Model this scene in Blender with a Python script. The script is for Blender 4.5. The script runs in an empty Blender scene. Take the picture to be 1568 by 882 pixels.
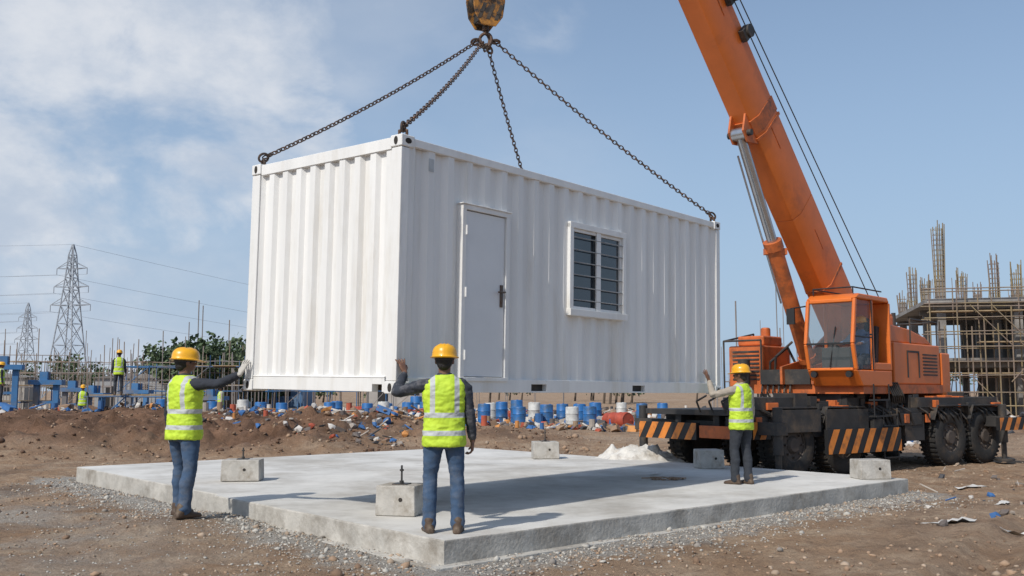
import bpy, bmesh, math, random
import numpy as np
from mathutils import Vector, Matrix, noise, Euler
random.seed(7); rng=np.random.default_rng(7)
SC=bpy.context.scene; COL=SC.collection
R=math.radians
# ------------------------------------------------------------------ materials
def _n(nt,t,**kw):
    n=nt.nodes.new(t)
    for k,v in kw.items(): setattr(n,k,v)
    return n
def mat(name,col,rough=.6,metal=0.,var=.18,scale=6.,bump=0.,bscale=40.,col2=None,lo=.45,hi=.62,streak=False,detail=6.,spec=.5,coat=0.,bdist=.01):
    m=bpy.data.materials.new(name); m.use_nodes=True; nt=m.node_tree; b=nt.nodes['Principled BSDF']
    tc=_n(nt,'ShaderNodeTexCoord'); mp=_n(nt,'ShaderNodeMapping')
    nt.links.new(tc.outputs['Object'],mp.inputs[0])
    if streak: mp.inputs['Scale'].default_value=(1,1,.12)
    no=_n(nt,'ShaderNodeTexNoise'); no.inputs['Scale'].default_value=scale; no.inputs['Detail'].default_value=detail; no.inputs['Roughness'].default_value=.62
    nt.links.new(mp.outputs[0],no.inputs['Vector'])
    mr=_n(nt,'ShaderNodeMapRange'); mr.inputs[1].default_value=.25; mr.inputs[2].default_value=.75; mr.inputs[3].default_value=1-var; mr.inputs[4].default_value=1+var
    nt.links.new(no.outputs[0],mr.inputs[0])
    mixn=_n(nt,'ShaderNodeMix',data_type='RGBA',blend_type='MULTIPLY'); mixn.inputs[0].default_value=1
    mixn.inputs[6].default_value=(*col,1)
    if col2 is not None:
        n2=_n(nt,'ShaderNodeTexNoise'); n2.inputs['Scale'].default_value=scale*.7; n2.inputs['Detail'].default_value=8; n2.inputs['Roughness'].default_value=.7
        mp2=_n(nt,'ShaderNodeMapping'); mp2.inputs['Location'].default_value=(3.1,7.7,1.9)
        if streak: mp2.inputs['Scale'].default_value=(1,1,.15)
        nt.links.new(tc.outputs['Object'],mp2.inputs[0]); nt.links.new(mp2.outputs[0],n2.inputs['Vector'])
        r2=_n(nt,'ShaderNodeMapRange'); r2.inputs[1].default_value=lo; r2.inputs[2].default_value=hi
        nt.links.new(n2.outputs[0],r2.inputs[0])
        mx=_n(nt,'ShaderNodeMix',data_type='RGBA'); mx.inputs[6].default_value=(*col,1); mx.inputs[7].default_value=(*col2,1)
        nt.links.new(r2.outputs[0],mx.inputs[0]); nt.links.new(mx.outputs[2],mixn.inputs[6])
    nt.links.new(mr.outputs[0],mixn.inputs[7]); nt.links.new(mixn.outputs[2],b.inputs['Base Color'])
    b.inputs['Roughness'].default_value=rough; b.inputs['Metallic'].default_value=metal
    b.inputs['Specular IOR Level'].default_value=spec; b.inputs['Coat Weight'].default_value=coat
    if bump>0:
        n3=_n(nt,'ShaderNodeTexNoise'); n3.inputs['Scale'].default_value=bscale; n3.inputs['Detail'].default_value=5
        nt.links.new(tc.outputs['Object'],n3.inputs['Vector'])
        bp=_n(nt,'ShaderNodeBump'); bp.inputs['Strength'].default_value=bump; bp.inputs['Distance'].default_value=bdist
        nt.links.new(n3.outputs[0],bp.inputs['Height']); nt.links.new(bp.outputs[0],b.inputs['Normal'])
    return m
M_WHITE=mat('container_white_paint',(.73,.725,.705),.42,var=.09,scale=3,streak=True,col2=(.56,.52,.45),lo=.53,hi=.80,bump=.14,bscale=9,bdist=.02)
M_WDOOR=mat('door_paint',(.68,.69,.695),.4,var=.05,scale=2,bump=.05,bscale=4)
M_RUST=mat('rust_edge',(.30,.20,.13),.8,var=.3)
M_BLACK=mat('black',(.012,.012,.013),.6,var=.1)
M_HOLE=mat('casting_hole',(.03,.026,.022),.9)
M_GLASSD=mat('window_glass_dark',(.025,.034,.045),.05,var=.5,scale=1.2,spec=.9)
M_STEELD=mat('dark_steel',(.09,.085,.08),.45,metal=.7,var=.3,col2=(.14,.08,.05),lo=.5,hi=.7)
M_BAR=mat('window_bar_paint',(.26,.27,.28),.5)
M_CHAIN=mat('chain_rusty_steel',(.075,.055,.045),.6,metal=.5,var=.4,scale=20,col2=(.17,.08,.04),lo=.45,hi=.7)
M_CHROME=mat('cylinder_rod',(.42,.43,.45),.25,metal=.85,var=.1)
M_ORANGE=mat('crane_orange_paint',(.66,.155,.022),.42,var=.14,scale=1.4,col2=(.36,.09,.028),lo=.55,hi=.80,spec=.5,bump=.08,bscale=6)
M_ORANGED=mat('crane_orange_worn',(.52,.125,.028),.55,var=.25,scale=4,col2=(.14,.06,.03),lo=.48,hi=.70)
M_CHASSIS=mat('chassis_dirty_black',(.03,.028,.027),.65,var=.4,scale=3,col2=(.12,.085,.055),lo=.5,hi=.75,bump=.2,bscale=20)
M_TYRE=mat('tyre_rubber',(.022,.021,.020),.85,var=.3,scale=5,col2=(.10,.07,.045),lo=.50,hi=.75,bump=.3,bscale=30)
M_HUB=mat('wheel_hub',(.07,.055,.045),.7,var=.3)
M_YEL=mat('hook_block_yellow',(.40,.17,.025),.6,var=.3,scale=7,col2=(.035,.027,.022),lo=.42,hi=.54,bump=.2)
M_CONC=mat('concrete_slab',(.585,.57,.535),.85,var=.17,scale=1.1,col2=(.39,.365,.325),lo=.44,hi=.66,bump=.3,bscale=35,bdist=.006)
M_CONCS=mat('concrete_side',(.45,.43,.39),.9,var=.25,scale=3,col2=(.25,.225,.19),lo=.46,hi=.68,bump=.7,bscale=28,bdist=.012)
M_BLOCK=mat('concrete_block',(.44,.42,.385),.9,var=.22,scale=5,col2=(.27,.24,.20),lo=.48,hi=.66,bump=.6,bscale=30,bdist=.01)
M_CONB=mat('raw_concrete_far',(.27,.255,.24),.9,var=.25,scale=.6,col2=(.16,.15,.14))
M_SCAF=mat('scaffold_tube',(.20,.15,.12),.6,var=.3,scale=.8,col2=(.26,.20,.10))
M_FAR=mat('far_steel_hazed',(.24,.225,.22),.8,var=.3,scale=.3,col2=(.24,.17,.12))  # distant steel, base colour paled to imitate haze in the air
M_PLANK=mat('scaffold_plank',(.30,.22,.13),.85,var=.3,scale=2)
M_BLUE=mat('blue_plastic',(.02,.13,.36),.45,var=.25,scale=3,col2=(.04,.09,.17))
M_BLUE2=mat('blue_formwork',(.04,.15,.33),.6,var=.25,scale=1,col2=(.16,.15,.15))
M_PYL=mat('pylon_galvanised_hazed',(.27,.30,.34),.7,var=.1)  # pylons and wires: aerial haze is painted in as a lighter grey
M_SKIN=mat('skin_brown',(.17,.085,.052),.5,var=.1,scale=20)
M_LIP=mat('lips',(.16,.06,.05),.5)
M_EYE=mat('eye_white',(.6,.58,.55),.2); M_IRIS=mat('eye_iris',(.02,.012,.008),.2)
M_HAIR=mat('hair_black',(.012,.01,.009),.65,var=.3,scale=60,bump=.6,bscale=150)
M_HAT=mat('hard_hat_yellow',(.78,.39,.012),.35,var=.12,scale=6,coat=.15)
M_STRAP=mat('hat_strap',(.03,.03,.03),.7)
M_JEANS=mat('denim',(.045,.085,.155),.9,var=.25,scale=9,col2=(.11,.13,.165),lo=.48,hi=.70,bump=.35,bscale=110,bdist=.003)
M_JEANSD=mat('dark_trousers',(.03,.035,.045),.9,var=.25,scale=9,bump=.25,bscale=120,bdist=.003)
M_NAVY=mat('navy_shirt',(.022,.026,.036),.9,var=.25,scale=10)
M_TAN=mat('tan_shirt',(.34,.30,.25),.9,var=.15,scale=10)
M_BOOT=mat('work_boot',(.075,.048,.032),.7,var=.3,scale=12,col2=(.16,.12,.08),lo=.5,hi=.7)
M_GLOVE=mat('work_glove',(.42,.40,.36),.9,var=.15,scale=30)
M_SEAT=mat('seat_vinyl',(.04,.04,.042),.6)
M_TARP=mat('white_tarp',(.60,.58,.54),.7,var=.15,scale=4,col2=(.34,.29,.23),lo=.50,hi=.72)
M_PLAID=mat('checked_shirt',(.028,.033,.045),.9,var=.3,scale=12,col2=(.09,.09,.10),lo=.5,hi=.6)
def vest_mat():
    m=bpy.data.materials.new('hi_vis_vest'); m.use_nodes=True; nt=m.node_tree; b=nt.nodes['Principled BSDF']
    tc=_n(nt,'ShaderNodeTexCoord'); sp=_n(nt,'ShaderNodeSeparateXYZ'); nt.links.new(tc.outputs['Object'],sp.inputs[0])
    def M(op,a,bb):
        n=_n(nt,'ShaderNodeMath',operation=op)
        for i,x in enumerate((a,bb)):
            if x is None: continue
            if isinstance(x,(int,float)): n.inputs[i].default_value=x
            else: nt.links.new(x,n.inputs[i])
        return n.outputs[0]
    def band(src,c,w): return M('LESS_THAN',M('ABSOLUTE',M('SUBTRACT',src,c),None),w)
    z=sp.outputs[2]; ax=M('ABSOLUTE',sp.outputs[0],None)
    f=M('MAXIMUM',band(z,.945,.024),band(z,1.115,.024))
    v=M('MULTIPLY',band(ax,.108,.022),M('GREATER_THAN',z,1.115))
    f=M('MAXIMUM',f,v)
    no=_n(nt,'ShaderNodeTexNoise'); no.inputs['Scale'].default_value=9; no.inputs['Detail'].default_value=5
    nt.links.new(tc.outputs['Object'],no.inputs['Vector'])
    cr=_n(nt,'ShaderNodeMix',data_type='RGBA'); cr.inputs[6].default_value=(.36,.54,.03,1); cr.inputs[7].default_value=(.60,.78,.05,1)
    nt.links.new(no.outputs[0],cr.inputs[0])
    mx=_n(nt,'ShaderNodeMix',data_type='RGBA'); nt.links.new(f,mx.inputs[0]); nt.links.new(cr.outputs[2],mx.inputs[6]); mx.inputs[7].default_value=(.46,.48,.48,1)
    nt.links.new(mx.outputs[2],b.inputs['Base Color']); b.inputs['Roughness'].default_value=.7
    bp=_n(nt,'ShaderNodeBump'); bp.inputs['Strength'].default_value=.6; bp.inputs['Distance'].default_value=.025
    n3=_n(nt,'ShaderNodeTexNoise'); n3.inputs['Scale'].default_value=12; nt.links.new(tc.outputs['Object'],n3.inputs['Vector'])
    nt.links.new(n3.outputs[0],bp.inputs['Height']); nt.links.new(bp.outputs[0],b.inputs['Normal'])
    return m
M_VEST=vest_mat()
def glass_mat():
    m=bpy.data.materials.new('cab_glass'); m.use_nodes=True; b=m.node_tree.nodes['Principled BSDF']
    b.inputs['Base Color'].default_value=(.22,.27,.28,1); b.inputs['Roughness'].default_value=.04; b.inputs['Alpha'].default_value=.25
    return m
M_CGLASS=glass_mat()

# ------------------------------------------------------------------ mesh builder
def empty(name,loc=(0,0,0),rot=(0,0,0)):
    e=bpy.data.objects.new(name,None); COL.objects.link(e); e.location=loc; e.rotation_euler=rot; e.empty_display_size=.2
    return e
def setparent(o,p):
    if p is None: return
    o.parent=p
class MB:
    def __init__(s,M=None): s.V=[];s.F=[];s.I=[];s.M=M or Matrix.Identity(4)
    def add(s,vs,fs,m=0):
        k=len(s.V); s.V+=[s.M@Vector(v) for v in vs]; s.F+=[tuple(i+k for i in f) for f in fs]; s.I+=[m]*len(fs)
    def box(s,c,d,m=0,rot=None,top=1.0):
        x,y,z=d[0]/2,d[1]/2,d[2]/2
        vs=[Vector((a*x*(top if cc>0 else 1),b*y*(top if cc>0 else 1),cc*z)) for cc in(-1,1) for b in(-1,1) for a in(-1,1)]
        if rot is not None: vs=[rot@v for v in vs]
        vs=[v+Vector(c) for v in vs]
        s.add(vs,[(0,2,3,1),(4,5,7,6),(0,1,5,4),(2,6,7,3),(0,4,6,2),(1,3,7,5)],m)
    def bx(s,a,b,m=0):
        s.box([(a[i]+b[i])/2 for i in range(3)],[abs(b[i]-a[i]) for i in range(3)],m)
    def cyl(s,p0,p1,r0,r1=None,m=0,n=12,cap=True):
        if r1 is None:r1=r0
        p0=Vector(p0);p1=Vector(p1);d=(p1-p0).normalized()
        a=d.orthogonal().normalized();b=d.cross(a)
        vs=[]
        for p,r in((p0,r0),(p1,r1)):
            for i in range(n):
                t=2*math.pi*i/n; vs.append(p+a*math.cos(t)*r+b*math.sin(t)*r)
        fs=[(i,(i+1)%n,n+(i+1)%n,n+i) for i in range(n)]
        if cap: fs+=[tuple(range(n-1,-1,-1)),tuple(range(n,2*n))]
        s.add(vs,fs,m)
    def tube(s,pts,r,m=0,n=8):
        for a,b in zip(pts[:-1],pts[1:]): s.cyl(a,b,r,r,m,n)
    def prism(s,poly,ext,m=0):
        n=len(poly); e=Vector(ext); P=[Vector(p) for p in poly]
        vs=P+[p+e for p in P]
        s.add(vs,[tuple(range(n-1,-1,-1)),tuple(range(n,2*n))]+[(i,(i+1)%n,n+(i+1)%n,n+i) for i in range(n)],m)
    def rings(s,rings,m=0,cap=True,closed=False):
        n=len(rings[0]); vs=[v for r in rings for v in r]; fs=[]
        for k in range(len(rings)-1):
            for i in range(n): fs.append((k*n+i,k*n+(i+1)%n,(k+1)*n+(i+1)%n,(k+1)*n+i))
        if closed:
            k=len(rings)-1
            for i in range(n): fs.append((k*n+i,k*n+(i+1)%n,(i+1)%n,i))
        elif cap:
            fs.append(tuple(range(n-1,-1,-1))); k=(len(rings)-1)*n; fs.append(tuple(range(k,k+n)))
        s.add(vs,fs,m)
    def torus(s,c,R_,r,ax,m=0,N=20,n=8,sx=1.0,up=None):
        c=Vector(c);ax=Vector(ax).normalized()
        a=Vector(up).normalized() if up is not None else ax.orthogonal().normalized(); b=ax.cross(a)
        rs=[]
        for i in range(N):
            t=2*math.pi*i/N; d=a*math.cos(t)*sx+b*math.sin(t); dn=(a*math.cos(t)+b*math.sin(t)).normalized()
            p=c+d*R_; rs.append([p+dn*math.cos(q)*r+ax*math.sin(q)*r for q in [2*math.pi*j/n for j in range(n)]])
        s.rings(rs,m,closed=True)
    def ell(s,c,r,m=0,rot=None,N=16,n=10):
        c=Vector(c); rs=[]
        for k in range(n+1):
            ph=-math.pi/2+math.pi*(k/n)*.998+.003; rr=[]
            for i in range(N):
                t=2*math.pi*i/N; v=Vector((r[0]*math.cos(ph)*math.cos(t),r[1]*math.cos(ph)*math.sin(t),r[2]*math.sin(ph)))
                if rot is not None: v=rot@v
                rr.append(c+v)
            rs.append(rr)
        s.rings(rs,m)
    def obj(s,name,mats,parent=None,bevel=0,smooth=True,ang=35,seg=2):
        me=bpy.data.meshes.new(name); me.from_pydata([tuple(v) for v in s.V],[],s.F)
        if not isinstance(mats,(list,tuple)): mats=[mats]
        for m in mats: me.materials.append(m)
        me.polygons.foreach_set('material_index',s.I); me.validate()
        bm=bmesh.new(); bm.from_mesh(me); bmesh.ops.recalc_face_normals(bm,faces=bm.faces); bm.to_mesh(me); bm.free()
        if smooth:
            me.shade_smooth(); me.set_sharp_from_angle(angle=R(ang))
        o=bpy.data.objects.new(name,me); COL.objects.link(o); setparent(o,parent)
        if bevel>0:
            b=o.modifiers.new('bevel','BEVEL'); b.width=bevel; b.segments=seg; b.limit_method='ANGLE'; b.angle_limit=R(40); b.harden_normals=True
        return o
def wparent(o,e):
    o.parent=e; o.matrix_parent_inverse=(Matrix.Translation(e.location)@e.rotation_euler.to_matrix().to_4x4()).inverted()
def fbm(x,y,z=0,o=4,H=1.0): return noise.fractal(Vector((x,y,z)),H,2.0,o)

# ------------------------------------------------------------------ ground
SL=[(-.59,8.71),(5.87,14.74),(-1.09,23.02),(-7.55,16.99)]
def seg_dist(px,py,a,b):
    ax,ay=a;bx_,by_=b;dx,dy=bx_-ax,by_-ay
    t=max(0,min(1,((px-ax)*dx+(py-ay)*dy)/(dx*dx+dy*dy)))
    return math.hypot(px-ax-t*dx,py-ay-t*dy)
def slab_sd(px,py):
    ins=True; d=1e9
    for i in range(4):
        a=SL[i];b=SL[(i+1)%4]
        if (b[0]-a[0])*(py-a[1])-(b[1]-a[1])*(px-a[0])<0: ins=False
        d=min(d,seg_dist(px,py,a,b))
    return -d if ins else d
def sm(a,b,x):
    t=max(0,min(1,(x-a)/(b-a))); return t*t*(3-2*t)
def ground(x,y):
    h=0.045*fbm(x*.35,y*.35,1.3,3)
    near=1-sm(22,60,math.hypot(x,y))
    if near>0:
        h+=near*(.040*fbm(x*1.6,y*1.6,4.,5,.7)+.024*abs(fbm(x*5,y*5,9.,4,.6))+.06*max(0,fbm(x*.8+4,y*.8,2.,3,.8)-.25))
    mm=sm(-2.,-6.,x-(y-24)*.06)*sm(20.5,25,y)*(1-sm(38,50,y))
    mm=max(mm,.6*sm(4,-2,x)*sm(26,29,y)*(1-sm(33,42,y)))
    mnd=0
    if mm>0:
        mnd=mm*(.42+.45*fbm(x*.22+3,y*.30,2.2,4,.8)+.36*abs(fbm(x*.9,y*.9,7.,5,.6))+.14*abs(fbm(x*3.2,y*3.2,5.,3,.6)))
        mnd=max(0,mnd); h+=mnd
    mr=sm(12,16,x)*sm(22,28,y)*(1-sm(40,50,y))
    if mr>0: h+=mr*max(0,.35+.5*fbm(x*.25,y*.25,8.1,4,.8))
    if x>1 and y<22:
        q=(x-3.2)*.80-(y-9)*.60
        for c in(.9,2.7,3.7,5.5):
            w=abs(q-c-.15*math.sin(y*.4))
            if w<.55: h+=-.07*math.exp(-(w/.17)**2)+.045*math.exp(-((w-.33)/.10)**2)
            if w<.2: h+=.014*math.sin((x*.6+y*.8)*30)*(1-w/.2)
    if x<-1 and y<12:
        q=(x+5)*.35+(y-8)*.94
        for c in(-1.2,.4):
            w=abs(q-c-.12*math.sin(x*.7))
            if w<.5: h+=-.05*math.exp(-(w/.16)**2)+.032*math.exp(-((w-.31)/.10)**2)
    d=slab_sd(x,y)
    k=1-sm(.0,1.2,d)
    h=h*(1-.75*k)
    if d<0: h=-.06
    elif d<.6: h+=.03*(1-d/.6)
    h+=.13*math.exp(-(((x+3.82)/.75)**2+((y-11.3)/.75)**2)) if d>0 else 0
    return h,k,(mm*.95 if mnd>0.02 else 0)+(mr*.6)
def gz(x,y): return ground(x,y)[0]
def axis(lo,hi,step,far_lo,far_hi,g=1.16):
    a=list(np.arange(lo,hi+1e-6,step)); s=step;x=hi
    while x<far_hi: s*=g;x+=s;a.append(x)
    s=step;x=lo
    while x>far_lo: s*=g;x-=s;a.insert(0,x)
    return a
xs=axis(-9,10,.085,-1500,1500,1.040); ys=axis(5.2,18,.085,-60,2500,1.022)
def build_ground():
    nx,ny=len(xs),len(ys); V=np.zeros((nx*ny,3),dtype=np.float32); A=np.zeros((nx*ny,4),dtype=np.float32)
    k=0
    for y in ys:
        for x in xs:
            h,g,mo=ground(x,y); V[k]=(x,y,h); A[k]=(g,mo,0,1); k+=1
    i=np.arange(nx-1)[None,:]+nx*np.arange(ny-1)[:,None]; i=i.ravel()
    F=np.stack([i,i+1,i+nx+1,i+nx],1)
    me=bpy.data.meshes.new('ground'); me.vertices.add(len(V)); me.vertices.foreach_set('co',V.ravel())
    me.loops.add(F.size); me.loops.foreach_set('vertex_index',F.ravel().astype(np.int32)); me.polygons.add(len(F))
    me.polygons.foreach_set('loop_start',np.arange(0,F.size,4,dtype=np.int32)); me.update(); me.validate()
    at=me.color_attributes.new('mask','FLOAT_COLOR','POINT'); at.data.foreach_set('color',A.ravel())
    me.shade_smooth()
    o=bpy.data.objects.new('ground',me); COL.objects.link(o)
    m=bpy.data.materials.new('dirt_ground'); m.use_nodes=True; nt=m.node_tree; b=nt.nodes['Principled BSDF']; L=nt.links.new
    tc=_n(nt,'ShaderNodeTexCoord'); at=_n(nt,'ShaderNodeVertexColor',layer_name='mask'); se=_n(nt,'ShaderNodeSeparateColor'); L(at.outputs[0],se.inputs[0])
    def N(s,d=8,r=.65):
        n=_n(nt,'ShaderNodeTexNoise'); n.inputs['Scale'].default_value=s; n.inputs['Detail'].default_value=d; n.inputs['Roughness'].default_value=r; L(tc.outputs['Object'],n.inputs['Vector']); return n.outputs[0]
    def MR(x,a,bb,c=0.,d=1.):
        n=_n(nt,'ShaderNodeMapRange')
        for i,v in enumerate((a,bb,c,d)): n.inputs[i+1].default_value=v
        L(x,n.inputs[0]); return n.outputs[0]
    def MX(f,a,bb,mode='MIX'):
        n=_n(nt,'ShaderNodeMix',data_type='RGBA',blend_type=mode)
        for i,v in((0,f),(6,a),(7,bb)):
            if isinstance(v,(tuple,float,int)): n.inputs[i].default_value=v if not isinstance(v,tuple) else (*v,1)
            else: L(v,n.inputs[i])
        return n.outputs[2]
    def MA(op,a,bb):
        n=_n(nt,'ShaderNodeMath',operation=op)
        for i,v in enumerate((a,bb)):
            if isinstance(v,(float,int)): n.inputs[i].default_value=v
            else: L(v,n.inputs[i])
        n.use_clamp=(op!='SUBTRACT'); return n.outputs[0]
    c=MX(MR(N(.28),.38,.62),(.36,.24,.15),(.25,.16,.10))
    c=MX(MR(N(1.7),.45,.68),c,(.44,.33,.23))
    c=MX(MR(N(.09,4),.5,.7),c,(.40,.31,.23))
    c=MX(MR(N(9,6),.5,.75),c,(.20,.135,.092))
    c=MX(MR(N(.55,5,.6),.55,.65,0.,.7),c,(.16,.108,.074))
    gm=MA('ADD',se.outputs[0],MA('MULTIPLY',MR(N(2.2),.35,.65,-.0,1.),.55)); gm=MR(gm,.62,1.0)
    left=_n(nt,'ShaderNodeSeparateXYZ'); L(tc.outputs['Object'],left.inputs[0])
    gl=MA('MULTIPLY',MR(left.outputs[0],-1.,-5.),MR(N(.7),.40,.62)); gl=MA('MULTIPLY',gl,MR(left.outputs[1],17.,13.))
    gm=MA('MAXIMUM',gm,MA('MULTIPLY',gl,.7))
    gr=MX(MR(N(26,6,.7),.40,.62),(.27,.245,.215),(.43,.405,.365))
    c=MX(gm,c,gr)
    c=MX(se.outputs[1],c,MX(MR(N(1.2),.4,.62),(.105,.058,.036),(.22,.125,.078)))
    vo=_n(nt,'ShaderNodeTexVoronoi'); vo.inputs['Scale'].default_value=16; L(tc.outputs['Object'],vo.inputs['Vector'])
    c=MX(MR(vo.outputs['Distance'],.0,.22,.3,0.),c,(.45,.38,.30))
    c=MX(1.,c,MR(N(60,3,.8),.3,.7,.72,1.25),'MULTIPLY')
    L(c,b.inputs['Base Color']); b.inputs['Roughness'].default_value=.95; b.inputs['Specular IOR Level'].default_value=.2
    b1=_n(nt,'ShaderNodeBump'); b1.inputs['Strength'].default_value=.9; b1.inputs['Distance'].default_value=.085; L(N(7,10,.72),b1.inputs['Height'])
    b2=_n(nt,'ShaderNodeBump'); b2.inputs['Strength'].default_value=.8; b2.inputs['Distance'].default_value=.018; L(N(45,6,.75),b2.inputs['Height']); L(b1.outputs[0],b2.inputs['Normal'])
    L(b2.outputs[0],b.inputs['Normal']); me.materials.append(m)
build_ground()

ico=bmesh.new(); bmesh.ops.create_icosphere(ico,subdivisions=1,radius=1); icoV=np.array([v.co[:] for v in ico.verts]); icoF=np.array([[v.index for v in f.verts] for f in ico.faces]); ico.free()
def scatter(name,pts,sizes,mats,flat=.6,jit=.34):
    n=len(pts); nv=len(icoV); V=np.zeros((n,nv,3))
    for k in range(n):
        v=icoV*(1+rng.uniform(-jit,jit,(nv,1)))*np.array([1,rng.uniform(.5,1),rng.uniform(.35,.85)*flat/.6])*sizes[k]
        a=rng.uniform(0,6.28); c,s=math.cos(a),math.sin(a); t=rng.uniform(-.5,.5)
        Rz=np.array([[c,-s,0],[s,c,0],[0,0,1]]); Rx=np.array([[1,0,0],[0,math.cos(t),-math.sin(t)],[0,math.sin(t),math.cos(t)]])
        V[k]=v@(Rz@Rx).T+pts[k]
    F=(icoF[None]+nv*np.arange(n)[:,None,None]).reshape(-1,3)
    me=bpy.data.meshes.new(name); me.vertices.add(n*nv); me.vertices.foreach_set('co',V.ravel())
    me.loops.add(F.size); me.loops.foreach_set('vertex_index',F.ravel().astype(np.int32)); me.polygons.add(len(F)); me.polygons.foreach_set('loop_start',np.arange(0,F.size,3,dtype=np.int32))
    for m in mats: me.materials.append(m)
    mi=np.repeat(rng.integers(0,len(mats),n),len(icoF)).astype(np.int32); me.update(); me.polygons.foreach_set('material_index',mi); me.validate()
    o=bpy.data.objects.new(name,me); COL.objects.link(o); return o
M_G1=mat('gravel_light',(.42,.40,.36),.9,var=.3,scale=3); M_G2=mat('gravel_dark',(.25,.225,.20),.9,var=.3,scale=3); M_G3=mat('gravel_brown',(.35,.27,.20),.9,var=.3,scale=3)
M_C1=mat('clod_brown',(.33,.225,.15),.95,var=.3,scale=3,bump=.6); M_C2=mat('clod_dark',(.20,.13,.085),.95,var=.3,scale=3,bump=.6); M_C3=mat('clod_soil',(.12,.068,.042),.95,var=.3,scale=3,bump=.6)
P=[];S=[]
while len(P)<7500:
    e=random.choice([0,0,0,3,3,3,1]); a=SL[e];b=SL[(e+1)%4]; t=random.random(); off=abs(random.gauss(0,.5))+.02
    dx,dy=b[0]-a[0],b[1]-a[1]; l=math.hypot(dx,dy); x=a[0]+dx*t+dy/l*off; y=a[1]+dy*t-dx/l*off
    if slab_sd(x,y)<.01: continue
    s=random.uniform(.005,.018)*(1+(random.random()<.03)*1.5); P.append((x,y,ground(x,y)[0]+s*.2));S.append(s)
while len(P)<10500:
    x=random.uniform(-8,-1.2);y=random.uniform(6,13)
    if slab_sd(x,y)<.05: continue
    s=random.uniform(.004,.015);P.append((x,y,ground(x,y)[0]+s*.2));S.append(s)
scatter('gravel',P,S,[M_G1,M_G2,M_G1,M_G3])
P=[];S=[]
while len(P)<5600:
    r=5.5+28*random.random()**1.3; th=random.uniform(-.62,.62); x=r*math.sin(th);y=r*math.cos(th)
    if slab_sd(x,y)<.15: continue
    if noise.noise(Vector((x*.5,y*.5,6)))<-.05: continue
    s=random.uniform(.005,.020)*(1+.03*r)*(1+(random.random()<.04)*1.8); P.append((x,y,ground(x,y)[0]+s*.15));S.append(s)
scatter('dirt_clods',P,S,[M_C1,M_C2,M_C1,M_G3])
P=[];S=[]
while len(P)<4200:
    x=random.uniform(-26,2);y=random.uniform(21,42)
    if slab_sd(x,y)<.3: continue
    s=random.uniform(.02,.06)*(1+(random.random()<.04)*1.2); P.append((x,y,ground(x,y)[0]+s*.15));S.append(s)
scatter('soil_mound_clods',P,S,[M_C3,M_C2,M_C3,M_C1])

# ------------------------------------------------------------------ concrete slab
def slab():
    e=empty('concrete_foundation_slab')
    A,B,C,D=[Vector((*p,0)) for p in SL]
    u=(B-A).normalized(); w=(D-A).normalized(); j=(A-Vector((-3.75,12.46,0))).length
    def sheet(poly,z0,z1,mb,top=0,sd=1):
        P=[]
        for i in range(len(poly)):
            a=poly[i];b=poly[(i+1)%len(poly)];m=max(1,int((b-a).length/.12))
            nrm=Vector(((b-a).y,-(b-a).x,0)).normalized()
            for k in range(m):
                q=a.lerp(b,k/m); jit=0 if k==0 else .012*fbm(q.x*2.3,q.y*2.3,z1,3)
                P.append(q+nrm*jit)
        n=len(P); ch=.014; cen=sum(P,Vector())/n; rings=[]
        for z,ins in((z0,0),(z1-ch,0.0),(z1-ch*.3,ch*.3),(z1,ch)):
            rr=[]
            for p in P:
                d=(cen-p).normalized(); rr.append(Vector((p.x,p.y,z))+d*(ins+(.006*fbm(p.x*9,p.y*9,z*5,2) if z<z1 else 0)))
            rings.append(rr)
        for k in range(3):
            vs=rings[k]+rings[k+1]; mb.add(vs,[(i,(i+1)%n,n+(i+1)%n,n+i) for i in range(n)],sd)
        mb.add(rings[3],[tuple(range(n))],top)
    Bj=B+w*j; Aj=A+w*j
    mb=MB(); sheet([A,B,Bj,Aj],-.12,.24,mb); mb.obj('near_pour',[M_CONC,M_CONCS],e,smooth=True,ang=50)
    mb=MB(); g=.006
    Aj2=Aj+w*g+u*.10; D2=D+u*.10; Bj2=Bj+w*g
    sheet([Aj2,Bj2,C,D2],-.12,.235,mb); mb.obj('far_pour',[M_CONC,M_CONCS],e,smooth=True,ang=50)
    mb=MB(); o2=-u
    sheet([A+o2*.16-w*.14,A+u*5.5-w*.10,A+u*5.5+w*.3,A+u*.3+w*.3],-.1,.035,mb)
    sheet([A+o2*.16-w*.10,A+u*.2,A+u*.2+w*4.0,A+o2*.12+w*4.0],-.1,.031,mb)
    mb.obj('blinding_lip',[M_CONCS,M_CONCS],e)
slab()
def cblock(x,y,z,s,h,yaw,bolt):
    e=empty('concrete_block',(x,y,z),(0,0,yaw)); mb=MB(); mb.box((0,0,h/2+.002),(s[0],s[1],h),0,top=.97)
    mb.obj('block',[M_BLOCK],e,bevel=.012)
    if bolt:
        mb=MB(); mb.box((0,.0,h+.007),(.16,.16,.012),0); mb.cyl((0,0,h),(0,0,h+bolt),.011,m=0,n=8); mb.cyl((0,0,h+.014),(0,0,h+.04),.026,m=0,n=6)
        mb.cyl((0,0,h+bolt*.7),(0,0,h+bolt*.8),.024,m=0,n=6); mb.obj('anchor_bolt',[M_STEELD],e)
    mb=MB(); mb.cyl((.06,-s[1]/2*.985-.003,h*.55),(.06,-s[1]/2*.985+.02,h*.55),.022,m=0,n=12); mb.obj('form_tie_hole',[M_HOLE],e)
cblock(-3.93,14.5,.24,(.55,.42,.30),.30,R(4),.17)
cblock(-1.17,10.55,.24,(.44,.40,.31),.31,R(-14),.20)
cblock(.64,19.15,.24,(.50,.45,.32),.32,R(5),.22)
cblock(3.32,16.75,.24,(.42,.42,.31),.31,R(6),0)
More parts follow.
